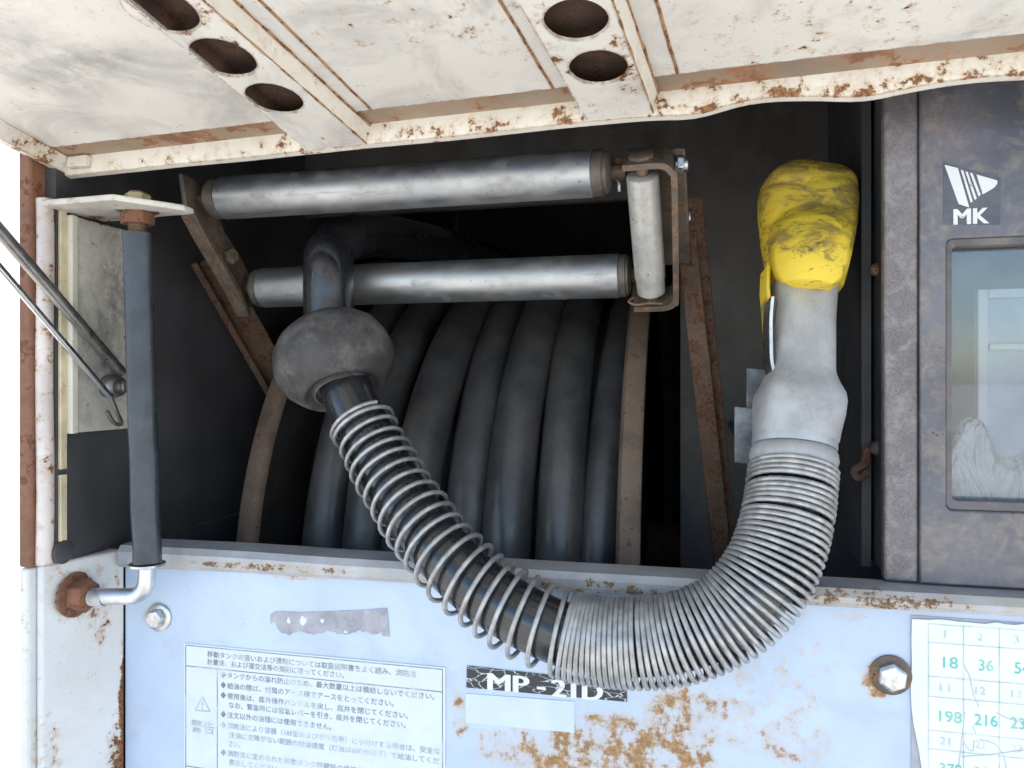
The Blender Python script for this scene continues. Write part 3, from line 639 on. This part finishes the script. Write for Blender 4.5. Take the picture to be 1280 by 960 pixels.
# inner ring, swivel collar
def nlathe(prof, name, mat, par=None, c=993):
    p = axpt(553); p = p + nx * px(c - ucoord(p), p)
    return MB().lathe(p, -nax, prof, 56).build(name, mat, par or noz, smooth=45)
M_RING = plain('blue grey swivel ring', (.40, .43, .46), .4, .3, .15, 40, .2, 500)
nlathe([(-.004, .0256), (.0035, .0256), (.0040, .0252), (.0042, .023)], 'swivel_ring', M_RING)
nlathe([(.0040, .0235), (.0046, .0250), (.0070, .0262), (.0110, .0268), (.0150, .0258), (.016, .022)], 'swivel_collar', M_ALU)
# yellow rubber cover
sec = [(369, 1007, 84, 1.0, 2.3), (365, 1007, 90, 1.0, 2.3), (350, 1007.5, 97, 1.08, 2.2), (325, 1008, 108, 1.06, 2.2), (300, 1008, 116, .94, 2.4), (275, 1008, 121, .82, 2.6), (252, 1009, 121, .80, 2.9), (240, 1010, 117, .78, 3.2), (230, 1013, 108, .74, 3.4), (222, 1016, 96, .70, 3.4), (217, 1018, 86, .66, 3.4)]
sec = [(a, b, c * .955, d, e) for a, b, c, d, e in sec]
def lerp_sec(v):
    for a, b in zip(sec, sec[1:]):
        if b[0] <= v <= a[0]:
            t = (a[0] - v) / (a[0] - b[0]); t = t * t * (3 - 2 * t) * .3 + t * .7
            return (v,) + tuple(a[k] + (b[k] - a[k]) * t for k in range(1, 5))
    return sec[-1]
rings_ = []; VN = 84; kc = axpt(306); kc = kc + nx * px(1013 - ucoord(kc), kc); krx, krz = px(45, kc), px(41, kc); vd = (CAM - kc).normalized(); vd = (vd + Vector((0, 0, -.12))).normalized(); hx = (UP.cross(vd)).normalized(); hz_ = vd.cross(hx)
for i in range(VN + 1):
    v_ = 369 - (369 - 217) * i / VN; out = []
    for p in ring(*lerp_sec(v_), n=110):
        c = axpt(v_); q = p - c; f = q.dot(vd)
        if f > 0:
            dx = (p - kc).dot(hx) / krx; dz = (p - kc).dot(hz_) / krz
            if dz < 0: dz *= .80                                     # the boss runs out softly into the skirt below
            d = (abs(dx) ** 2.4 + abs(dz) ** 2.4) ** (1 / 2.4)
            t = min(1, max(0, (1.12 - d) / .26)); t = t * t * (3 - 2 * t)
            front = .0385 + .0095 * max(0, 1 - d * d) - .003 * max(0, dz) + .002 * min(0, dz)
            if t > 0: p = p + vd * max(0.0, (front - f)) * t
        fold = .0012 * math.exp(-((v_ - 250 + 10 * math.sin(q.dot(nx) * 90)) / 5) ** 2) if f > 0 else 0
        p = p + q.normalized() * (.0006 * mnoise.noise(p * 42) + (.00035) * (.35 - abs(mnoise.noise(Vector((p.x * 60, p.y * 60, p.z * 130))))) +   .00015 * mnoise.noise(p * 160) - fold)
        out.append(p)
    rings_.append(out)
last = rings_[-1]; cc = sum(last, Vector()) / len(last)
for k_, h_ in ((.93, .0012), (.8, .0018), (.5, .0016), (.1, .0010)): rings_.append([cc + (p - cc) * k_ + nax * h_ for p in last])
Y_ = NT('scuffed yellow rubber'); s = Y_
sc = s.noise(26, 8, .72, stretch=(1, 1, 2.2), dist=1.2); sc2 = s.noise(95, 6, .7, stretch=(1, 1, 3.0), off=(1, 2, 3), dist=.8); big = s.noise(9, 3, .5)
low = s.blob(P(1003, 345, .0), (.10, .2, .018), .5); hi = s.blob(P(1010, 225, .05), (.2, .3, .036), .6)
msk = s.math('SUBTRACT', s.math('ADD', s.math('ADD', s.ramp(sc, .43, .64), s.math('MULTIPLY', hi, .35)), s.ramp(sc2, .52, .68, 0, .8)), s.math('MULTIPLY', low, .9), clamp=True)
col = s.mix(s.ramp(big, .35, .65), (.66, .46, .030), (.76, .57, .045)); col = s.mix(s.math('MULTIPLY', msk, .85), col, (.20, .14, .05)); col = s.mix(s.math('MULTIPLY', s.ramp(sc2, .58, .68), .8), col, (.055, .042, .028)); col = s.mix(s.math('MULTIPLY', s.ramp(s.noise(60, 5, .7, off=(8, 1, 1)), .60, .68), .6), col, (.06, .045, .03))
s.put(s.b.inputs['Base Color'], col); s.put(s.b.inputs['Roughness'], s.ramp(sc, .3, .7, .42, .62)); s.bump(s.math('ADD', sc2, sc), .25, .0008)
MB().loft(rings_).build('rubber_cover', Y_.m, noz, smooth=80)
# skirt of the cover and the lever guard at the side
gp = [P(958, 335, .022), P(957, 362, .020), P(959, 385, .018), P(961, 412, .016)]
MB().loft([[p + nx * a + ny * b for a, b in ((-.0012, -.006), (.0012, -.006), (.0012, .010), (-.0012, .010))] for p in gp]).build('cover_skirt', Y_.m, noz, bevel=.001)
lv = spline([P(962, 375, .008), P(960, 400, .008), P(960, 430, .007), P(961, 455, .006), P(966, 476, .006)], .003)
MB().loft([[p + nx * a + ny * b for a, b in ((-.0012, -.007), (.0012, -.007), (.0012, .007), (-.0012, .007))] for p in lv]).build('lever_guard', M_ZINC, noz, bevel=.0005)
lv = spline([P(968, 380, .022), P(966, 420, .020), P(968, 470, .018)], .003)
MB().loft([[p + nx * a + ny * b for a, b in ((-.003, -.006), (.003, -.006), (.003, .006), (-.003, .006))] for p in lv]).build('lever', M_BLACK, noz, bevel=.001)
# spout pointing back into the holder
MB().tube(spline([axpt(300), axpt(300) + (axpt(300) - CAM) * .1, axpt(303) + (axpt(300) - CAM) * .2, axpt(320) + (axpt(300) - CAM) * .3], .004), .014, 20).build('spout', M_ALU, noz)

# ------------------------------------------------------------------ nozzle holder
hold = thing('nozzle_holder', 'small galvanised plate bracket holding the fuel nozzle', 'holder', P(932, 580, .03))
M_GALV = plain('galvanised plate', (.17, .185, .205), .5, .3, .4, 60, .4, 200, dust=(.05, .05, .055), dust_amt=.8, dscale=70)
def plate(c, Y, t=.003):
    return MB().prism([P(u, v, Y) for u, v in c], Vector((0, t, 0)))
plate([(918, 508), (948, 511), (948, 582), (918, 578)], .030).build('front_plate', M_GALV, hold, bevel=.0006)
plate([(933, 460), (964, 462), (964, 512), (933, 512)], .042).build('upper_plate', M_GALV, hold, bevel=.0006)
MB().box((P(925, 540, .033).x, .0335, P(930, 560, .033).z), (P(945, 540, .033).x, .31, P(930, 556, .033).z + .004)).build('arm', M_GALV, hold)

# ------------------------------------------------------------------ meter box
mY = .010
mtr = thing('meter_box', 'dark grey metal meter box with glazed window beside the hose compartment', 'meter box', P(1200, 730, mY))
M_HAM = paint('hammered grey paint', (.20, .185, .195), .42, .25, 25, rust=.78, rscale=160, bump=.5, grain=.55, metal=.1, dirt=(.38, .35, .34), dirt_amt=.5, dirt_scale=90, dirt_blobs=[(P(1127, 230, mY), (.03, .1, .06), .5)])
M_MET = paint('worn slate paint', (.115, .12, .150), .34, .3, 12, rust=.72, rscale=70, bump=.25, coat=.2, dirt=(.26, .225, .20), dirt_amt=.7, dirt_scale=75,
    rustcol=((.20, .15, .12), (.12, .09, .08), (.28, .22, .18)),
    dirt_blobs=[(P(1180, 165, mY), (.035, .1, .03), .6), (P(1200, 680, mY), (.05, .1, .03), .5), (P(1165, 330, mY), (.02, .1, .12), .4)],
    blobs=[(P(1172, 500, mY), (.012, .1, .15), .1), (P(1185, 175, mY), (.02, .1, .02), .12)])
xb0, xb1 = P(1105, 420, mY).x, P(1149, 420, mY).x
zb, zt = -.1235, .40
MB().box((xb0, mY, zb), (xb1 - .0004, mY + .010, zt)).build('corner_strip', M_HAM, mtr, bevel=.002, seg=3)
XR = .618
MB().box((xb0 + .004, mY + .0105, zb + .001), (xb1 - .001, mY + .18, zt)).build('housing_side', M_BLACK, mtr)
# front cover with a window opening
wx0, wz1, wz0 = P(1190, 300, mY).x, P(1190, 308, mY).z, P(1190, 626, mY).z
ox0, oz1, oz0 = P(1182, 300, mY).x, P(1182, 299, mY).z, P(1182, 637, mY).z
wx1 = .50; ox1 = .508; fY = mY - .0015
m = MB(); n_ = [(xb1, zb), (XR, zb), (XR, zt), (xb1, zt)]
def rrect(x0, x1, z0, z1, r, k=6):
    out = []
    for cx, cz, a0_ in ((x1 - r, z0 + r, -90), (x1 - r, z1 - r, 0), (x0 + r, z1 - r, 90), (x0 + r, z0 + r, 180)):
        for i in range(k + 1): a = R(a0_ + 90 * i / k); out.append((cx + r * math.cos(a), cz + r * math.sin(a)))
    return out
def holed(outer, inner, Y, t, name, mat, par, **kw):
    bm = bmesh.new(); loops = [outer, inner]; ed = []
    for lp in loops:
        vs = [bm.verts.new((x, Y, z)) for x, z in lp]; ed += [bm.edges.new((vs[i], vs[(i + 1) % len(vs)])) for i in range(len(vs))]
    bmesh.ops.triangle_fill(bm, edges=ed, use_beauty=True); bm.verts.index_update()
    v0_ = [v.co.copy() for v in bm.verts]; f0_ = [tuple(v.index for v in f.verts) for f in bm.faces]; bm.free(); n = len(v0_)
    fa = f0_ + [tuple(i + n for i in reversed(f)) for f in f0_]; off = 0
    for lp in loops:
        k = len(lp)
        for i in range(k): a, b = off + i, off + (i + 1) % k; fa.append((a, b, b + n, a + n))
        off += k
    return MB().add(v0_ + [v + Vector((0, t, 0)) for v in v0_], fa).build(name, mat, par, **kw)
hl = rrect(ox0, ox1, oz0, oz1, .004)
holed([(xb1, zb), (XR, zb), (XR, zt), (xb1, zt)], hl, fY, .004, 'front_cover', M_MET, mtr, bevel=.0012)
M_BEZ = paint('worn bezel', (.125, .118, .125), .45, .3, 40, rust=.68, rscale=90, bump=.3, dirt=(.24, .205, .18), dirt_amt=.7, dirt_scale=50)
bz = holed(rrect(ox0 + .0003, ox1 - .0003, oz0 + .0003, oz1 - .0003, .004), rrect(wx0, wx1, wz0, wz1, .0028), fY + .0016, .010, 'window_bezel', M_BEZ, mtr, bevel=.0008)
# interior of the box
MB().box((xb1 + .004, .075, zb + .004), (XR, .079, zt)).build('back_plate', plain('slate inner plate', (.13, .155, .19), .6, 0, .4, 24, .1, dust=(.08, .09, .11), dust_amt=.8, dscale=20), mtr)
MB().box((xb1, fY + .0045, zb), (xb1 + .003, .075, zt)).build('side_plate', M_MET, mtr)
MB().box((xb1 + .003, fY + .0045, zb), (XR, .075, zb + .003)).build('base_plate', M_MET, mtr)
GL = NT('dusty window glass'); s = GL; t = s.t
tr = s.n('ShaderNodeBsdfTransparent'); tr.inputs[0].default_value = (.86, .9, .93, 1); gl = s.n('ShaderNodeBsdfGlossy'); gl.inputs['Roughness'].default_value = .03
fz = s.n('ShaderNodeFresnel'); fz.inputs[0].default_value = 1.5; df = s.n('ShaderNodeBsdfDiffuse'); df.inputs[0].default_value = (.55, .58, .60, 1)
mx = s.n('ShaderNodeMixShader'); s.put(mx.inputs[0], s.math('ADD', fz.outputs[0], .05)); t.links.new(tr.outputs[0], mx.inputs[1]); t.links.new(gl.outputs[0], mx.inputs[2])
mx2 = s.n('ShaderNodeMixShader'); s.put(mx2.inputs[0], s.ramp(s.noise(24, 8, .7), .35, .75, .02, .13)); t.links.new(mx.outputs[0], mx2.inputs[1]); t.links.new(df.outputs[0], mx2.inputs[2])
t.links.new(mx2.outputs[0], t.nodes['Material Output'].inputs['Surface'])
MB().box((wx0 - .001, fY + .0125, wz0 - .001), (wx1 + .001, fY + .0145, wz1 + .001)).build('window_glass', GL.m, mtr)

# pale shapes behind the window, built partly in place of reflections in the glass
M_CARD = plain('white board', (.78, .80, .83), .5, 0, .05, 20, .05)
def boxp(u0, v0_, u1, v1_, Y0, Y1):
    a, b = P(u0, v1_, Y0), P(u1, v0_, Y0); return MB().box((a.x, Y0, min(a.z, b.z)), (b.x, Y1, max(a.z, b.z)))
card = thing('reflection_panel', 'pale framed panel behind the meter box window, partly standing in for reflections', 'panel', P(1250, 640, .04))
zc0, zc1 = P(1230, 690, .04).z, P(1222, 362, .04).z; xc0 = P(1222, 400, .04).x
MB().box((xc0 + .006, .042, zc0), (.52, .047, zc1 - .006)).build('sheet', plain('pale blue sheet', (.50, .57, .66), .5, 0, .15, 30, .05), card)
for a, b in (((xc0, zc0), (xc0 + .0058, zc1)), ((xc0 + .006, zc1 - .0058), (.52, zc1))):
    MB().box((a[0], .039, a[1]), (b[0], .048, b[1])).build('frame_bar', M_CARD, card, bevel=.0006)
MB().box((xc0 + .0065, .0385, P(1230, 430, .04).z - .004), (.52, .0415, P(1230, 430, .04).z)).build('cross_bar', M_CARD, card, bevel=.0005)
# crumpled cloth: a folded heap, partly in place of a reflection in the glass
cloth = thing('cloth', 'crumpled white cloth behind the lower meter box window, partly standing in for a reflection', 'cloth', P(1230, 640, .06))
m = MB(); N_ = 70; pk = P(1216, 536, .032); xA, xB = P(1180, 600, .03).x - .004, .50
zbase = zb + .004; rows = []
for j in range(N_ + 1):
    for i in range(N_ + 1):
        x = xA + (xB - xA) * i / N_; y = .0255 + .036 * j / N_
        hgt = (pk.z - zbase) * (.66 + .34 * math.exp(-((x - pk.x) / .016) ** 2) + .06 * math.sin((x - pk.x) * 30))
        hy = math.sin(math.pi * min(1, (j / N_) * .62 + .36)) ** .5
        fold = .007 * math.sin(120 * (x - pk.x) + 260 * y + 5 * mnoise.noise((x * 25, y * 25, 0))) + .010 * mnoise.noise((x * 35, y * 35, 3)) + .004 * mnoise.noise((x * 90, y * 90, 5))
        edge_ = min(1, (i + 2) / 6)
        m.v.append(Vector((x + .004 * mnoise.noise((x * 40, y * 40, 9)), y + .0045 * abs(mnoise.noise((x * 70 + j * .35, j * .5, 2))) + .003 * abs(mnoise.noise((x * 150 - j * .5, j * .3, 7))), zbase + (max(.002, (hgt * hy + fold) * edge_ ** .5) if j > 13 else .001 + max(.002, hgt * .98 + fold * .5) * math.sin(math.pi / 2 * j / 14)))))
for j in range(N_):
    for i in range(N_): a = j * (N_ + 1) + i; m.f.append((a, a + 1, a + N_ + 2, a + N_ + 1))
for i in range(N_):                                     # front edge falls to the base
    pass
CL = NT('white cotton'); CL.put(CL.b.inputs['Base Color'], CL.mix(CL.ramp(CL.noise(50, 5), .3, .7), (.86, .82, .82), (.78, .74, .74))); CL.b.inputs['Roughness'].default_value = .9
CL.bump(CL.noise(26, 3, .5, stretch=(1.6, 1, .7), dist=2.5), 1.0, .016)
co = m.build('cloth_heap', CL.m, cloth, smooth=80)
sol = co.modifiers.new('thick', 'SOLIDIFY'); sol.thickness = .0012

# ------------------------------------------------------------------ stickers and lettering
def flat(pts, Y, name, mat, par, t=.0004): return MB().prism([Vector((p.x, Y, p.z)) for p in pts], Vector((0, t, 0))).build(name, mat, par)
def quad_line(a, b, wd_, Y):
    a = Vector((a.x, Y, a.z)); b = Vector((b.x, Y, b.z)); d = (b - a).normalized(); n = Vector((-d.z, 0, d.x)) * wd_ / 2
    return [a - n, b - n, b + n, a + n]
def ink(name, col, paper, lo=.42, hi=.62, scale=60, keep=.15):
    s = NT(name); n = s.noise(scale, 6, .7); f = s.ramp(n, lo, hi, 0, 1 - keep)
    s.put(s.b.inputs['Base Color'], s.mix(f, col, paper)); s.b.inputs['Roughness'].default_value = .5; return s.m
def paper_mat(name, base, crease=.25):
    s = NT(name); n = s.noise(40, 6, .65); c = s.noise(150, 5, .7, stretch=(.3, 1, 2.5))
    col = s.mix(s.ramp(n, .3, .75), base, tuple(x * .9 for x in base)); col = s.mix(s.ramp(c, .62, .72, 0, crease), col, (.42, .46, .5))
    s.put(s.b.inputs['Base Color'], col); s.b.inputs['Roughness'].default_value = .45; s.bump(c, .15, .0003); return s.m
# emblem on the meter box
eY = fY - .0004
emb = thing('emblem_sticker', 'dark square sticker with white striped pennant emblem on the meter box', 'sticker', P(1215, 280, eY))
flat([P(u, v, fY) for u, v in ((1179, 203), (1251, 222), (1250, 281), (1179, 281))], fY - .00025, 'backing', plain('dark sticker', (.10, .105, .13), .3, 0, .25, 60, .1), emb, .0002)
M_EMW = ink('worn white print', (.80, .81, .82), (.25, .25, .27), .60, .70, 160, .1)
ep = lambda x, y: P(1090 + x / 3, 100 + y / 3, eY)
m = MB()
for poly in (((272, 318), (322, 330), (365, 478), (325, 465)), ((333, 337), (342, 339), (378, 455), (370, 460)), ((350, 342), (359, 345), (393, 444), (385, 450)), ((367, 347), (377, 350), (408, 430), (400, 437)),
             ((392, 354), (470, 377), (470, 388), (460, 402), (445, 412), (415, 429))):
    m.prism([Vector((q.x, eY, q.z)) for q in (ep(*c) for c in poly)], Vector((0, .00012, 0)))
m.build('pennant', M_EMW, emb)
a, b = ep(305, 541), ep(440, 481)
m = MB()
for q_ in range(3):
    k = text_mesh('MK', a.x + q_ * .0005, b.x - (2 - q_) * .0005, P(1215, 280, eY).z, P(1215, 260.5, eY).z, eY - q_ * .00006); m.add(k.v, k.f)
m.build('lettering', M_EMW, emb, fix=False)

# model plate on the panel
mp = thing('name_sticker', 'black cracked sticker with bold white lettering partly behind the spring hose', 'sticker', P(683, 876, -.001))
s = NT('cracked black sticker'); vz = s.n('ShaderNodeTexVoronoi', feature='DISTANCE_TO_EDGE'); s.put(vz.inputs['Vector'], s.vmath('MULTIPLY', s.vmath('ADD', s.pos, s.vmath('MULTIPLY', s.n('ShaderNodeTexNoise').outputs[1], (.006, .006, .006))), (.6, 1, 1.5))); vz.inputs['Scale'].default_value = 140
crack = s.ramp(vz.outputs[0], .045, .015); crack = s.math('MULTIPLY', crack, s.ramp(s.noise(45, 3), .38, .52))
s.put(s.b.inputs['Base Color'], s.mix(crack, (.030, .034, .042), (.55, .60, .66))); s.b.inputs['Roughness'].default_value = .4; M_MP = s.m
flat([P(u, v, -.0006) for u, v in ((583.5, 832), (783, 854.5), (784, 877.5), (583, 859.5))], -.0006, 'plate', M_MP, mp)
M_MPW = ink('white model print', (.80, .83, .86), (.10, .11, .12), .62, .70, 130, .1)
z1_, z0_ = P(610, 841, -.0009).z, P(610, 862, -.0009).z
m = MB()
for body_, ua, ub_ in (('MP', 609, 662), ('21D', 689, 754)):
    for q_ in range(4):
        y_ = -.0009 - q_ * .00006
        k = text_mesh(body_, P(ua, 850, y_).x + q_ * .0006, P(ub_, 850, y_).x - (3 - q_) * .0006, z0_ + .0003 * (q_ % 2), z1_ - .0003 * (1 - q_ % 2), y_); m.add(k.v, k.f)
k = text_mesh('-', P(671, 850, -.0009).x, P(682, 850, -.0009).x, (z0_ + z1_) / 2 - .0022, (z0_ + z1_) / 2 - .0003, -.0009); m.add(k.v, k.f)
m.build('lettering', M_MPW, mp, fix=False)

# pale blank sticker below it
bs = flat([P(u, v, -.0005) for u, v in ((582, 867), (718, 877), (718, 916), (582, 903))], -.0005, 'blank_sticker', paper_mat('faded blank sticker', (.64, .74, .85), .2), None)
bs['label'] = 'faded blank pale sticker just under the black cracked sticker'; bs['category'] = 'sticker'

# torn grey sticker residue
random.seed(3)
top = [(338, 768), (345, 764), (375, 765.5), (420, 764), (455, 762.5), (484, 760)]; bot = [(487, 796), (478, 795)]
bot += [(476 - i * 3.2, 791 + 2.2 * math.sin(i * .55) + random.uniform(-1.6, 1.6)) for i in range(40)]; bot += [(347, 786), (343, 776), (338, 780)]
ts = thing('torn_sticker', 'grey remnant of a torn sticker with ragged lower edge', 'sticker', P(412, 796, -.0005))
flat([P(u, v, -.0005) for u, v in top + bot], -.0005, 'residue', plain('grey residue', (.36, .36, .40), .6, 0, .18, 60, .3, 300, dust=(.6, .66, .75), dust_amt=.5, dscale=90), ts, .0003)
m = MB()
for (u, v, a, b) in ((379, 776, 4.2, 6.5), (361, 776, 2.5, 4), (403, 776, 3, 3), (432, 790, 3, 2)):
    m.prism([Vector((q.x, -.00075, q.z)) for q in (P(u + a * math.cos(k * .524) * random.uniform(.6, 1.1), v + b * math.sin(k * .524) * random.uniform(.6, 1.1), -.00075) for k in range(12))], Vector((0, .0001, 0)))
m.build('bare_spot', plain('bare paint spot', (.68, .75, .84), .45, 0, .08), ts)

# warning label
wl = thing('warning_label', 'large white framed warning label densely printed in Japanese on the blue panel', 'label', P(393, 962, -.001))
LYp = -.0008; M_PAP = paper_mat('label paper', (.70, .78, .84), .22)
zT, zB = P(231, 804, LYp).z, P(231, 990, LYp).z; x0_, x1_ = P(230, 850, LYp).x, P(556.5, 850, LYp).x
MB().box((x0_, LYp, zB), (x1_, -.0001, zT)).build('paper', M_PAP, wl)
IY = LYp - .00022; M_INK = ink('faded grey print', (.19, .215, .245), (.66, .74, .80), .46, .66, 40, .22); M_INKL = ink('faint print', (.30, .34, .39), (.68, .76, .82), .40, .66, 40, .25)
fx0, fx1 = P(232, 850, IY).x, P(553, 850, IY).x; fz = P(231.5, 806.5, IY).z; hz = P(232, 832.3, IY).z; vx = P(271.5, 870, IY).x; bz_ = P(232, 957.5, IY).z
m = MB()
for a, b in (((fx0, fz), (fx1, fz)), ((fx0, hz), (fx1, hz)), ((fx0, fz), (fx0, zB)), ((fx1, fz), (fx1, zB)), ((vx, hz), (vx, bz_)), ((fx0, bz_), (fx1, bz_ - .0))):
    m.add(quad_line(Vector((a[0], 0, a[1])), Vector((b[0], 0, b[1])), .0006, IY), [(0, 1, 2, 3)])
m.build('ruled_lines', M_INK, wl, fix=False)
lines = [(259, 817.5, 520, '移動タンクの扱いおよび運転については取扱説明書をよく読み、消防法'), (259, 827, 430, '計量法、および道交法等の規則に従ってください。'),
 (284, 844, 543, 'タンクからの溢れ防止のため、最大数量以上は積給しないでください。'), (284, 857, 492, '給油の際は、付属のアース線でアースをとってください。'),
 (284, 869.7, 510, '使用後は、底弁操作ハンドルを戻し、底弁を閉じてください。'), (286, 881, 507, 'なお、緊急時には緊急レバーを引き、底弁を閉じてください。'),
 (284, 893.5, 414, '注文以外の油種には使用できません。'), (284, 907, 550, '消防法により容器（18ℓ缶およびポリ缶等）に小分けする場合は、安全な'),
 (286, 918.5, 549, '注油に支障がない範囲の給油速度（灯油は60ℓ/分以下）で給油してくだ'), (286, 929.5, 300, 'さい。'),
 (284, 941.5, 462, '消防法に定められた移動タンク貯蔵所の使用者に'), (286, 952.5, 350, '表示してください。')]
mA, mB_ = MB(), MB()
for i, (u0, v0_, u1, body_) in enumerate(lines):
    a = P(u0, v0_, IY); h = .0024
    b = P(u1, v0_ + (u1 - u0) * .083, IY)
    k = text_mesh(body_, a.x, b.x, a.z - h, a.z + h, IY, bold=.004); tgt = mA if i < 7 else mB_; tgt.add(k.v, k.f)
    if i in (2, 3, 4, 6, 7, 10):
        c = Vector((P(279, v0_ - 1, IY).x, IY, a.z)); d = .0026
        tgt.add([c + Vector((-d * .9, 0, 0)), c + Vector((0, 0, -d)), c + Vector((d * .9, 0, 0)), c + Vector((0, 0, d))], [(0, 1, 2, 3)])
k = text_mesh('警告', P(238.5, 908, IY).x, P(268, 908, IY).x, P(253, 917, IY).z, P(253, 901, IY).z, IY, bold=.004); mB_.add(k.v, k.f)
tri = [P(244, 888, IY), P(262.5, 889.5, IY), P(253, 871, IY)]
for i in range(3): mB_.add(quad_line(tri[i], tri[(i + 1) % 3], .0006, IY), [(0, 1, 2, 3)])
k = text_mesh('!', P(252.2, 880, IY).x, P(254, 880, IY).x, P(253, 886.5, IY).z, P(253, 877, IY).z, IY); mB_.add(k.v, k.f)
mA.build('lettering', M_INK, wl, fix=False); mB_.build('lettering', M_INKL, wl, fix=False)

# number chart at the right
ch = thing('number_chart', 'white torn-edged chart sheet printed with green numbers in a grid', 'chart', P(1215, 960, -.001))
CY = -.0016; random.seed(11)
gr = [P(u, v, -.0006) for u, v in ((1139, 769), (1420, 788), (1420, 1010), (1139, 1000))]
flat(gr, -.0006, 'old_backing', plain('grey glue backing', (.38, .40, .45), .6, 0, .15, 60, .2), ch, .0003)
left = [(1140, 774), (1139.5, 800), (1140, 830), (1138.5, 860), (1139.5, 885), (1142, 905), (1145, 920), (1149, 940), (1152, 960), (1154, 1000)]
topc = [(1425 - i * 12, 788.5 - i * .62 + random.uniform(-1.3, 1.3)) for i in range(23)]
flat([P(u, v, CY) for u, v in [(1425, 1010)] + topc + left], CY, 'sheet', paper_mat('chart paper', (.80, .84, .84), .12), ch, .0006)
CI = CY - .00025; M_GRN = ink('green print', (.13, .55, .46), (.74, .82, .80), .45, .72, 60, .35); M_GRID = ink('pale grid print', (.42, .56, .54), (.78, .83, .83), .40, .62, 45, .35)
gx = [P(u, 860, CI).x for u in (1160.8, 1204.6, 1249.8)]; st = gx[1] - gx[0]; gx = [gx[0] + st * i for i in range(5)]
gzs = [P(1161, v, CI).z for v in (780, 803, 845.5, 870.5, 913, 936, 978)]
m = MB()
for x in gx: m.add(quad_line(Vector((x, 0, gzs[0])), Vector((x, 0, gzs[-1])), .0005, CI), [(0, 1, 2, 3)])
for z in gzs: m.add(quad_line(Vector((gx[0], 0, z)), Vector((gx[-1], 0, z)), .0005, CI), [(0, 1, 2, 3)])
m.build('grid_lines', M_GRID, ch, fix=False)
m = MB(); m2 = MB()
for r_, big in ((0, False), (1, True), (2, False), (3, True), (4, False), (5, True)):
    for c_ in range(4):
        base_ = [1, 1, 11, 11, 21, 21][r_] + c_; txt = str(base_ * 18) if big else str(base_)
        cx = (gx[c_] + gx[c_ + 1]) / 2 + (.0025 if big else -.0005); cz = (gzs[r_] + gzs[r_ + 1]) / 2 - (.001 if big else 0)
        hh = .0034 if big else .0023; ww = hh * .60 * len(txt) if txt != '1' else .0006
        text_mesh(txt, cx - ww, cx + ww, cz - hh, cz + hh, CI, bold=.004).build('number', M_GRN if big else M_GRID, ch, fix=False)
M_CRK = plain('dark crease', (.46, .48, .50), .7)
for pts in ([(1204, 830), (1212, 845), (1217, 868), (1224, 884)], [(1246, 891), (1262, 899), (1290, 905)], [(1198, 960), (1203, 920), (1206, 890)], [(1204, 927), (1215, 940), (1218, 925)], [(1202, 946), (1240, 943), (1290, 936)], [(1216, 906), (1220, 918)], [(1225, 924), (1246, 932), (1256, 950), (1260, 975)]):
    pp = spline([P(u, v, CI - .0001) for u, v in pts], .002)
    MB().tube([Vector((q.x + .0003 * mnoise.noise((q.x * 400, q.z * 400, 0)), CI - .00003, q.z)) for q in pp], .00015, 5).build('crease', M_CRK, ch)
